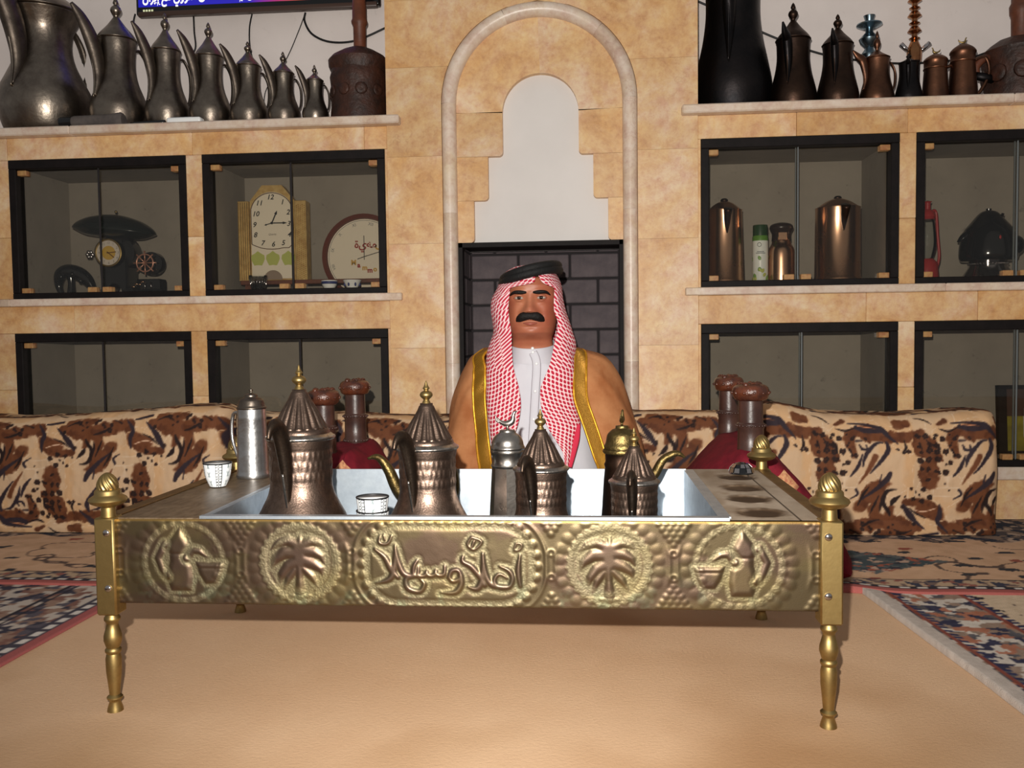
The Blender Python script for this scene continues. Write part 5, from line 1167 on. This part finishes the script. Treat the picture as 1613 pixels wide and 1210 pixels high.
mk('shaft', lathe([(.026, 0), (.032, hz_(58)-.03), (.033, hz_(26)-.03), (.038, hz_(22)-.03), (.039, hz_(10)-.03), (.033, hz_(4)-.03), (.034, .55), (0, .56)], 20), WOODM, t)
# loose things on the left shelf
p = at(150, 186, 1.645); q = at(92, 189, 1.645); t = thing('rolled_sleeve', 'dark grey tapered roll with black end lying before the huge pot', 'roll', (p[0], 1.645, SZ))
mk('roll', move(lathe([(.016, -.085), (.019, -.075), (.022, .05), (.026, .10), (.022, .106)], 16, lambda r, z, a: r*(1+.06*math.sin(3*a+z*30))), (0, 0, .022), 0, 1, 0, PI/2), mat('grey_cloth', (96, 88, 84), .8, 0, (74, 68, 66), 20, .3), t)
mk('end_cap', move(lathe([(.017, -.13), (.0185, -.125), (.018, -.085)], 14), (0, 0, .022), 0, 1, 0, PI/2), PLBLK, t)
p = at(292, 184, 1.64); t = thing('remote_control', 'white remote control lying on shelf before the third pewter pot', 'remote', (p[0], 1.64, SZ))
mk('shell', rbox(-.062, .062, -.02, .02, 0, .020, .007), WHITE, t); mk('button_panel', rbox(-.045, .03, -.012, .012, .0195, .0215, .0008, 1), GREY, t)
p = at(232, 188, 1.64); t = thing('black_rod', 'thin black rod lying between the roll and the white remote', 'rod', (p[0], 1.64, SZ))
mk('rod', tube([(-.065, .012, .008), (0, .004, .008), (.065, 0, .008)], .008, 10, 3), PLBLK, t, None, True)
# television
YT = 1.93; bl, brr = at(214, 22, YT), at(598, 10, YT); w = (brr[0]-bl[0])/2; zc_ = (bl[2]+brr[2])/2
t = thing('television', 'wall mounted flat television showing a blue news caption', 'television', ((bl[0]+brr[0])/2, YT, zc_))
mk('casing', rbox(-w, w, 0, .035, 0, .54, .008), PLBLK, t); mk('lower_lip', rbox(-w+.01, w-.01, -.006, .02, -.006, .012, .003, 2), mat('bezel_brown', (70, 52, 44), .35), t)
k = N('lcd_picture'); tc = k.n('TexCoord'); sp_ = k.n('SeparateXYZ'); k.l(tc.outputs['Generated'], sp_.inputs[0])
cr_ = k.ramp(sp_.outputs[0], [(0, (24, 24, 190)), (.50, (44, 36, 200)), (.62, (190, 50, 120)), (.72, (235, 100, 70)), (.80, (170, 50, 120)), (.86, (40, 40, 190)), (.94, (60, 60, 210)), (.96, (200, 30, 60))]); k.inp(Roughness=.2)
k.l(cr_, k.b.inputs['Emission Color']); k.b.inputs['Emission Strength'].default_value = .8; k.b.inputs['Base Color'].default_value = (.01, .01, .01, 1)
scr = mk('screen', box(-w+.012, w-.06, -.0015, .001, .030, .525), k.m, t, None, False)
k = N('caption_white'); k.b.inputs['Emission Color'].default_value = (1, 1, 1, 1); k.b.inputs['Emission Strength'].default_value = .9
tm = text_mesh(arabic('ايران ون دمت الكثير من العمل لإنقاذ الاتفاق النووي مع إيران'), .05, 0, .0012); xs_ = [v.co.x for v in tm.vertices]; sx_ = (2*w-.11)/(max(xs_)-min(xs_))
for v in tm.vertices: v.co.x = (v.co.x-min(xs_))*sx_-w+.03; v.co.y *= 1.1
o = mk('caption', tm, k.m, scr, (0, -.003, .050), False, (PI/2, 0, 0))
k = N('channel_led'); k.b.inputs['Emission Color'].default_value = (.5, .6, .05, 1); k.b.inputs['Emission Strength'].default_value = .4
mk('status_display', merge(*[box(-w+.03+i*.011, -w+.037+i*.011, -.002, 0, .012, .020) for i in range(4)]), k.m, t, None, False)
# cables on the wall
def cable(label, pts, r=.0035, Y=BK-.008):
    P = [at(u, v, Y) for u, v in pts]; o = P[-1]
    tag(mk('cable', tube([tuple(p_-o) for p_ in P], r, 8, 8), CABLE, None, tuple(o), True), label, 'cable', 'loose black wall cables')
cable('black cable hanging below the left corner of the television', [(213, 22), (211, 38), (222, 58), (232, 80), (240, 110)])
cable('black cable hanging behind the third and fourth pewter pots', [(305, 24), (306, 50), (308, 75), (300, 95), (304, 130), (300, 170)])
cable('black cable hanging behind the fifth pewter pot', [(397, 22), (393, 45), (394, 75), (402, 110)], .003)
cable('thin black cable slanting down behind the two smallest pots', [(481, 20), (470, 50), (450, 95), (420, 140), (416, 168)], .002)
cable('black cable looping from the television to the stone pier', [(481, 20), (480, 34), (492, 54), (520, 66), (560, 64), (607, 44)], .0042)
cable('black cable sagging along the wall behind the right shelf pots', [(1090, -2), (1150, 25), (1210, 55), (1290, 84), (1360, 96), (1420, 100), (1480, 97), (1540, 88), (1613, 55)], .0042)

# ================================================================== things in the cabinets
CZ = ZU0+.0205
def X_(u, Y): return at(u, 400, Y)[0]
def scl(Y): return FPX/((Y-CAM[1])*1.005)
# novelty clock
Y = W+.15; s = 1/scl(Y); hz_ = lambda y: at(180, y, Y)[2]-CZ
t = thing('novelty_clock', 'black table clock under a wide umbrella shaped shade in cabinet', 'clock', (X_(185, Y), Y, CZ))
sh_ = mk('shade', move(lathe(cr([(.018, -.030), (.10, -.028), (.150, -.010), (.157, -.002), (.142, .016), (.105, .036), (.055, .050), (.02, .055)], 5)+[(0, .056)], 40), (-.008, 0, hz_(362)), 0, (1.0, .62, 1.0), 0, .10), mat('dark_green_lacquer', (22, 30, 28), .22, 0, None, 1, 0), t, None, True)
mk('shade_knob', ball((0, 0, hz_(334)), .0055, 10, 6), BRASS, sh_, None, True)
mk('drum', move(lathe([(.060, 0), (.066, .006), (.070, .02), (.070, .075), (.05, .08)], 36), (0.008, .052, hz_(400)), 0, 1, PI/2), PLBLK, t)
mk('stem', tube([(-.005, 0, hz_(382)), (-.008, 0, hz_(368))], .012, 10, 2), PLBLK, t, None, True)
WHL = mat('pinkish_gilt', (190, 140, 120), .3, .5)
bz_ = mk('dial_ring', move(lathe([(.046, 0), (.054, .004), (.052, .010), (.046, .008)], 36, cap=False), (-.012, -.038, hz_(400)), 0, 1, PI/2), BRASS, t, None, True)
dl = mk('dial', move(lathe([(.047, 0), (.047, .004), (0, .0045)], 30), (-.012, -.036, hz_(400)), 0, 1, PI/2), mat('cream_dial', (206, 196, 184), .5), t)
mk('dial_centre', move(lathe([(.026, 0), (.026, .001), (0, .0015)], 24), (-.012, -.0405, hz_(400)), 0, (1, 1, .75), PI/2), mat('ochre_print', (196, 160, 70), .5), dl)
for a, ln in ((PI*.72, .028), (PI*.47, .030)):
    mk('hand', move(box(-.0016, .0016, -.0445, -.043, -.006, ln), (-.012, 0, hz_(400)), 0, 1, 0, a), mat('brown_hand', (110, 72, 26), .4), dl, None, False)
for i in range(12):
    a = 2*PI*i/12; o = mk('numeral', text_mesh(str(i or 12), .012), GREY, dl, (-.012+.037*math.sin(a), -.0412, hz_(400)-.004+.037*math.cos(a)), False, (PI/2, 0, 0))
ar = [(.045*math.cos(PI*i/14)*.62, .005+.045*math.sin(PI*i/14)*.75) for i in range(15)]
mk('arch_base', prism([(-.062, 0), (-.060, .012), (-.050, .020), (-.055, hz_(405)), (.055, hz_(405)), (.05, .03), (.072, .014), (.072, 0)]+[(.028, 0)]+ar+[(-.028, 0)], -.03, .05), PLBLK, t, None, 20)
fl2 = mk('side_rosette', merge(*[ball((-.098+.010*math.cos(a), -.02, hz_(401)+.010*math.sin(a)), (.007, .004, .007), 8, 5) for a in [2*PI*i/6 for i in range(6)]]+[tube([(-.06, 0, hz_(401)), (-.09, -.015, hz_(401))], .004, 8, 2)]), CHROME, t, None, True)
t = thing('ship_wheel_ornament', 'small copper wheel with spokes on a dark block beside the clock', 'ornament', (X_(236, W+.12), W+.12, CZ))
hz_ = lambda y: at(236, y, W+.12)[2]-CZ
mk('block', rbox(-.045, .045, -.02, .035, 0, hz_(440), .004, 2), PLBLK, t); mk('drum_back', move(lathe([(.038, 0), (.042, .01), (.042, .04), (.02, .045)], 26), (.006, .035, hz_(415)), 0, 1, PI/2), PLBLK, t)
wh = mk('wheel_rim', move(lathe([(.030, -.003), (.0335, -.003), (.0345, 0), (.0335, .003), (.030, .003), (.029, 0), (.030, -.003)], 30), (-.008, -.024, hz_(415)), 0, 1, PI/2), WHL, t, None, True)
for i in range(8):
    a = PI*i/4; mk('spoke', tube([(-.008, -.024, hz_(415)), (-.008+.044*math.cos(a), -.024, hz_(415)+.044*math.sin(a))], [.002, .0032], 6, 2), WHL, wh, None, True)
mk('leaf_spray', merge(*[ball((-.058+.012*i, -.02, hz_(452)+.006*(i % 2)+.004*i), (.008, .004, .004), 8, 5) for i in range(4)]), ROSEG, t, None, True)
for sx_ in (-.012, .012): mk('drop', tube([(sx_, -.022, hz_(446)), (sx_, -.022, hz_(456))], .003, 8, 2), CHROME, t, None, True)
t = thing('figurine', 'glossy black curled figurine at left of the novelty clock', 'figurine', (X_(118, W+.13), W+.13, CZ))
mk('figure', merge(tube([(-.055, 0, 0), (-.068, 0, .035), (-.060, 0, .075), (-.030, 0, .088), (.01, 0, .080), (.045, 0, .055), (.065, 0, .025), (.085, 0, .0)], [.010, .014, .022, .026, .026, .022, .014, .006], 14, 6), tube([(-.02, 0, 0), (-.018, 0, .04), (-.02, 0, .07)], [.016, .012, .014], 12, 4), ball((-.045, -.02, .066), .012, 10, 6), ball((.0, -.022, .075), .011, 10, 6), ball((.03, -.018, .05), .010, 10, 6)), PLBLK, t, None, True)
mk('base_plate', rbox(-.075, .075, -.03, .03, 0, .006, .002, 1), PLBLK, t)
# mantel clock on a brown board
YB_ = W+.17; zb = at(480, 441, YB_)[2]; t = thing('display_board', 'brown wooden board on short supports behind the small bowls', 'board', (X_(490, YB_), YB_, CZ))
mk('board', box(-.265, .262, -.02, .09, zb-CZ-.016, zb-CZ, .002), WOODM, t, None, False)
for sx_ in (-.24, .24): mk('support', box(sx_-.015, sx_+.015, 0, .07, 0, zb-CZ-.016), WOODM, t, None, False)
Yc_ = W+.19; x0 = X_(431, Yc_); zt_ = lambda y: at(431, y, Yc_)[2]-zb
GLD = mat('gilt_ribbed_frame', (214, 184, 120), .35, .35, (186, 150, 90), 40); IVO = mat('ivory_face', (226, 216, 196), .5)
t = thing('mantel_clock', 'gold framed arched clock with black numerals in cabinet', 'clock', (x0, Yc_, zb), .05)
sc = scl(Yc_); wv_ = lambda px_: px_/sc
mk('case', prism([(wv_(-36), 0), (wv_(36), 0), (wv_(36), zt_(317)), (wv_(16), zt_(292)), (wv_(-16), zt_(292)), (wv_(-36), zt_(317))], -.004, .05), GLD, t, None, False)
for s_ in (-1, 1):
    pil = mk('pilaster', box(min(s_*wv_(37), s_*wv_(55)), max(s_*wv_(37), s_*wv_(55)), -.012, .05, -.0, zt_(317), .002), GLD, t, None, False)
    if s_ < 0:
        for i in range(5): mk('rib', box(-wv_(54)+i*wv_(3.5), -wv_(52.6)+i*wv_(3.5), -.0155, -.012, .004, zt_(319)), BRASS, pil, None, False)
    else: mk('beading', merge(*[ball((wv_(40)+wv_(3.1)*i, -.012, .006+.0075*j+.0037*(i % 2)), .0030, 5, 3) for i in range(5) for j in range(int((zt_(320)-.006)/.0075))]), GLD, pil, None, False)['kind'] = 'stuff'
ach = [(wv_(34)*math.cos(PI*i/20), zt_(335)+(zt_(303)-zt_(335))*math.sin(PI*i/20)) for i in range(21)]
fc = mk('face', prism([(wv_(34), .008), *ach, (-wv_(34), .008)], -.010, -.004), IVO, t, None, False)
path = [(-wv_(33), zt_(385)), (-wv_(33.5), zt_(335))]+[(wv_(33.5)*math.cos(PI-PI*i/14), zt_(335)+(zt_(304.5)-zt_(335))*math.sin(PI*i/14)) for i in range(1, 14)]+[(wv_(33.5), zt_(335)), (wv_(33), zt_(385)), (wv_(18), zt_(391)), (0, zt_(393)), (-wv_(18), zt_(391)), (-wv_(33), zt_(385))]
mk('dial_border', tube([(x, -.011, z) for x, z in path], .0016, 6, 2), mat('brown_line', (96, 70, 56), .5), fc, None, True)
for tx_, px_, py_ in (('12', 430, 311), ('1', 449, 319), ('2', 458, 335), ('3', 458.5, 353), ('4', 459, 370), ('5', 449, 383), ('6', 433, 385), ('7', 416, 383), ('8', 404.5, 370), ('9', 403.5, 354), ('10', 406, 337), ('11', 412, 320)):
    mk('numeral', text_mesh(tx_, .026, .25, .0005), INK, fc, ((px_-432)/sc, -.0108, zt_(py_)-.009), False, (PI/2, 0, 0))
mk('lettering', text_mesh('Quartz', .010, .25), INK, fc, (0, -.0108, zt_(371)), False, (PI/2, 0, 0))
hc = zt_(352)
for a, ln, wd_ in ((.42, .050, .0022), (PI/2, .058, .0020), (-1.85, .030, .0016)):
    mk('hand', move(prism([(-wd_, 0), (wd_, 0), (wd_, ln*.7), (wd_*2.4, ln*.72), (0, ln), (-wd_*2.4, ln*.72), (-wd_, ln*.7)], -.0125, -.0115), (0, 0, hc), 0, 1, 0, a), INK, fc, None, False)
mk('hand_pin', move(lathe([(.005, 0), (.005, .003), (0, .004)], 12), (0, -.0115, hc), 0, 1, PI/2), INK, fc)
GRN = mat('pale_green_print', (176, 184, 96), .6)
for px_ in (408, 432, 457): mk('flower_print', move(lathe([(.026, 0), (.026, .0008), (0, .001)], 12, lambda r, z, a: r*(1+.12*math.sin(5*a))), ((px_-432)/sc, -.0101, zt_(408)), 0, (1, 1, .8), PI/2), GRN, fc, None, False)
mk('lower_medallion', prism([(wv_(15)*math.cos(PI*i/14), .004+wv_(15)*math.sin(PI*i/14)) for i in range(15)], -.012, -.009), mat('taupe', (140, 122, 106), .5), fc, None, False)
# round clock
YR = W+.28; xr = X_(574, YR); zr = at(574, 404.5, YR)[2]; rr = 67.5/scl(YR)
t = thing('round_clock', 'round clock with brown rim leaning at the back of the cabinet', 'clock', (xr, YR, zr))
mk('rim', move(lathe([(rr*.86, -.012), (rr*.90, .012), (rr, .010), (rr, -.014), (rr*.86, -.012)], 56), (0, 0, 0), 0, 1, PI/2), mat('brown_rim', (96, 46, 32), .35), t, None, 30)
fc = mk('face', move(lathe([(rr*.89, -.010), (rr*.89, .0), (0, .0005)], 48), (0, 0, 0), 0, 1, PI/2), IVO, t, None, False)
mk('inner_line', move(lathe([(rr*.845, .0008), (rr*.85, .0018), (rr*.855, .0008)], 48, cap=False), (0, 0, 0), 0, 1, PI/2), GREY, fc, None, True)
for i, tx_ in enumerate(('XII', 'I', 'II', 'III', 'IIII', 'V', 'VI', 'VII', 'VIII', 'IX', 'X', 'XI')):
    a = 2*PI*i/12+.22; mk('numeral', text_mesh(tx_, .017), GREY, fc, (rr*.74*math.sin(a), -.0015, rr*.74*math.cos(a)), False, (PI/2, a, 0))
RD, YE = mat('red_letter', (150, 46, 34), .5), mat('yellow_letter', (190, 150, 60), .5)
mk('lettering', text_mesh(arabic('ة')+arabic('ي')+arabic('مه'), .040, 0, .001), RD, fc, (.006, -.002, .034), False, (PI/2, 0, 0)); mk('lettering', text_mesh(arabic('ل'), .045, 0, .001), YE, fc, (.058, -.002, .036), False, (PI/2, 0, 0))
for i, ch in enumerate('Mammo'): mk('lettering', text_mesh(ch, .026, 0, .0012), (YE, RD)[i % 2 if i else 0], fc, (-.042+.020*i+(.003 if i > 1 else 0), -.002, -.030-.010*min(i, 3)+(.004 if i == 4 else 0)), False, (PI/2, 0, 0))
for a, ln in ((0, .080), (PI*1.40, .028), (1.29, .06)): mk('hand', move(box(-.0012, .0012, -.0042, -.003, -.012, ln), (0, 0, 0), 0, 1, 0, a), INK, fc, None, False)
mk('stand_feet', merge(box(-.05, -.03, -.01, .03, CZ-zr, CZ-zr+.02), box(.03, .05, -.01, .03, CZ-zr, CZ-zr+.02)), WOODM, t, None, False)
# tumbler and bowls
p = at(407, 455, W+.09); t = thing('glass_tumbler', 'clear ribbed glass tumbler in front of the mantel clock', 'glass', (p[0], W+.09, CZ))
mk('glass', lathe([(.022, 0), (.023, .002), (.033, .055), (.032, .055), (.022, .006), (0, .006)], 20, lambda r, z, a: r*(1+.015*(z > .003)*math.cos(20*a))), CLEAR, t); mk('ribs', merge(*[tube([(.0232*math.cos(a), .0232*math.sin(a), .002), (.0325*math.cos(a), .0325*math.sin(a), .05)], .0011, 5, 2) for a in [2*PI*i/18 for i in range(18)]]), CHROME, t, None, True)['kind'] = 'stuff'
for u_, lb in ((519, 'small blue patterned bowl with dark band beneath the brown board'), (555, 'small flared white bowl with blue motifs near the clock cabinet corner')):
    p = at(u_, 455, W+.085); t = thing('porcelain_bowl', lb, 'bowl', (p[0], W+.085, CZ), 0, 'small blue and white bowls')
    fl_ = 1.0 if u_ == 519 else 1.15; mk('bowl', lathe([(.018, 0), (.019, .004), (.026, .016), (.029*fl_, .032), (.028*fl_, .032), (.022, .012), (0, .007)], 28), WHITE, t)
    mk('blue_band', lathe([(.0272, .019), (.0286, .0195), (.0296*fl_, .028), (.0288*fl_, .0285)], 28, cap=False), BLUE, t, None, True) if u_ == 519 else [mk('blue_motif', ball((.0275*math.cos(a), .0275*math.sin(a), .016), (.004, .004, .007), 8, 5), BLUE, t, None, True) for a in [2*PI*i/7 for i in range(7)]]
# copper jugs
def jug(label, u, Y, rb, rt, rim, ltop):
    p = at(u, 440, Y); s_ = scl(Y); rb, rt = rb/s_, rt/s_; h = at(u, rim, Y)[2]-CZ; hl_ = at(u, ltop, Y)[2]-CZ
    t = thing('copper_jug', label, 'jug', (p[0], Y, CZ), 0, 'tall polished copper jugs')
    mk('body', lathe([(rb*.97, 0), (rb, .003), (rb*.98, .012), (rb*.96, .014), (rt, h-.004), (rt*1.02, h), (rt*.9, h+.001)], 48), ROSEG, t)
    l = mk('lid', lathe(cr([(rt*.96, h), (rt*.9, h+.004), (rt*.55, h+.022), (rt*.22, h+.032)], 3)+[(rt*.10, h+.034)], 32), ROSEG, t, None, True)
    mk('lid_knob', lathe(cr([(.006, h+.030), (.006, h+.036), (.012, hl_-.010), (.013, hl_-.005), (.008, hl_)], 3)+[(0, hl_)], 16), BRONZE, l, None, True)
    V, F = tube([(0, -rt*1.02, h-.085), (0, -rt*1.08, h-.05), (0, -rt*1.35, h-.004)], [.003, .014, .022], 12, 6, .7); mk('spout', (V, F), BRONZE, t, None, True)
    mk('handle', tube([(.02, rt*.95, h-.02), (.03, rt*1.7, h-.03), (.03, rt*1.8, h*.5), (.02, rb*.95, h*.25)], .008, 10), ROSEG, t, None, True)
jug('tall polished copper jug beside the green spray can', 1141, W+.125, 31, 26.5, 332, 313)
jug('tall polished copper jug right of the centre of its cabinet', 1319, W+.125, 35, 32.5, 328, 309)
p = at(1230.5, 440, W+.11); h_ = lambda y: at(1230, y, W+.11)[2]-CZ; t = thing('vacuum_jug', 'short copper coloured vacuum jug with dark lid beside the spray can', 'jug', (p[0], W+.11, CZ))
mk('body', lathe(cr([(.044, 0), (.046, .004), (.046, .05), (.044, h_(395)), (.034, h_(385)), (.030, h_(378))], 4), 36), ROSEG, t, None, True)
mk('lid', lathe(cr([(.033, h_(380)), (.032, h_(368)), (.040, h_(360)), (.034, h_(354)), (.012, h_(351))], 4)+[(0, h_(351))], 28), mat('dark_plastic', (40, 28, 24), .3), t, None, True)
mk('neck_plate', rbox(-.018, .014, -.034, -.028, h_(380), h_(367), .002, 1), ROSEG, t)
p = at(1197.5, 440, W+.10); h_ = lambda y: at(1197, y, W+.10)[2]-CZ; t = thing('spray_can', 'green capped white spray can with leaf pattern', 'spray can', (p[0], W+.10, CZ))
mk('can', lathe([(.0255, 0), (.0265, .002), (.0265, h_(380)), (.0245, h_(377))], 32), mat('can_white', (216, 222, 218), .35), t); mk('can_band', lathe([(.0268, h_(380)), (.0268, h_(374)), (.0255, h_(372))], 32), mat('leaf_green', (84, 130, 44), .4), t)
mk('cap', lathe([(.0252, h_(373)), (.0252, h_(357)), (.024, h_(355)), (0, h_(355))], 32), mat('dark_green_cap', (24, 58, 26), .35), t)
rs = random.Random(9)
for i in range(26):
    a = rs.uniform(0, 2*PI); z = rs.uniform(.008, .085); mk('leaf_print', move(ball((0, 0, 0), (.0055, .0006, .008), 8, 5), (.0264*math.cos(a), .0264*math.sin(a), z), a+PI/2, 1, 0, rs.uniform(-.8, .8)), (GRN, mat('leaf_green2', (120, 160, 80), .4))[i % 2] if i < 2 else bpy.data.materials['pale_green_print' if i % 2 else 'leaf_green2'], t, None, True)
for i, (w_, y_) in enumerate(((.012, 397.5), (.016, 399.8))): mk('print_line', move(box(-w_, w_, -.0272, -.0262, -.0012, .0012), (-.004, 0, h_(y_)+.0)), GREY, t, None, False)
mk('emblem', move(lathe([(.006, 0), (.0072, .0008), (.0075, .0004), (.0072, -.001), (.006, 0)], 20), (-.008, -.0262, h_(386.5)), 0, 1, PI/2), INK, t, None, True)
# red lantern
p = at(1460, 440, W+.12); h_ = lambda y: at(1460, y, W+.12)[2]-CZ; REDL = mat('red_enamel', (150, 40, 40), .35)
t = thing('lantern', 'red hurricane lantern behind the glass at the right cabinet', 'lantern', (p[0], W+.12, CZ))
mk('tank', lathe([(.036, 0), (.038, .01), (.034, h_(415)), (.02, h_(408))], 26), REDL, t); mk('globe', lathe(cr([(.018, h_(408)), (.030, h_(385)), (.024, h_(352)), (.018, h_(345))], 5), 24), CLEAR, t, None, True)
mk('chimney', lathe([(.020, h_(346)), (.026, h_(342)), (.024, h_(336)), (.010, h_(330)), (.010, h_(320)), (.014, h_(318)), (0, h_(316))], 22), REDL, t)
for s_ in (-1, 1): mk('side_tube', tube([(s_*.030, 0, h_(425)), (s_*.040, 0, h_(405)), (s_*.034, 0, h_(370)), (s_*.028, 0, h_(335)), (s_*.015, 0, h_(333))], .005, 8), REDL, t, None, True)
# black vessel on steel ring base
p = at(1556, 440, W+.12); h_ = lambda y: at(1556, y, W+.12)[2]-CZ; t = thing('black_vessel', 'glossy black helmet shaped vessel on a chrome base', 'vessel', (p[0], W+.12, CZ))
mk('base', lathe([(.080, 0), (.082, .006), (.062, h_(421)), (.060, h_(409)), (.058, h_(407))], 32), CHROME, t); mk('beading', merge(*[ball((.0625*math.cos(a), .0625*math.sin(a), h_(416)), .0025, 5, 3) for a in [2*PI*i/40 for i in range(40)]]), CHROME, t, None, True)['kind'] = 'stuff'
b_ = mk('bowl', lathe(cr([(.085, h_(411)), (.092, h_(404)), (.090, h_(385)), (.080, h_(365)), (.056, h_(350)), (.030, h_(336)), (.012, h_(332))], 4)+[(0, h_(331))], 36), PLBLK, t, None, True)
mk('peak', tube([(-.05, 0, h_(358)), (-.085, -.01, h_(372)), (-.105, -.01, h_(381))], [.020, .018, .006], 12, 5, .5), PLBLK, b_, None, True); mk('flap', move(ball((0, 0, 0), (.045, .06, .04), 18, 10), (.065, -.01, h_(388))), PLBLK, b_, None, True)
mk('top_knob', lathe([(.008, h_(333)), (.009, h_(329)), (0, h_(328))], 12), PLBLK, b_); mk('lever', tube([(.03, -.02, h_(350)), (.038, -.02, h_(338))], .005, 8, 2), BRONZE, b_, None, True)
mk('red_mark', ball((.0, -.090, h_(378)), (.004, .002, .007), 8, 5), REDL, b_, None, True)
# framed picture in the lower right cabinet
YP = W+.16; p = at(1572, 727, YP); z1_ = at(1578, 607, YP)[2]; t = thing('picture_frame', 'dark framed yellow and brown picture inside the lower right cabinet', 'picture', (p[0], YP, ZL0+.0205))
H_ = z1_-ZL0-.0205
tl = .05
def lean(d): return move(d, (0, 0, 0), 0, 1, -.08)
mk('frame', lean(merge(box(0, .028, -.012, .012, 0, H_), box(.232, .26, -.012, .012, 0, H_), box(0, .26, -.012, .012, 0, .012), box(0, .26, -.012, .012, H_-.014, H_))), BLACK, t, None, False)
mk('picture', lean(box(.026, .234, -.004, .006, .010, H_-.012)), mat('picture_yellow', (150, 140, 40), .5, 0, (110, 100, 34), 14), t, None, False)
mk('picture_top', lean(box(.026, .234, -.006, -.004, H_*.55, H_-.012)), mat('picture_brown', (66, 44, 36), .5), t, None, False)
mk('picture_block', lean(box(.085, .16, -.006, -.004, .06, .16)), mat('picture_pale', (190, 190, 180), .5), t, None, False)
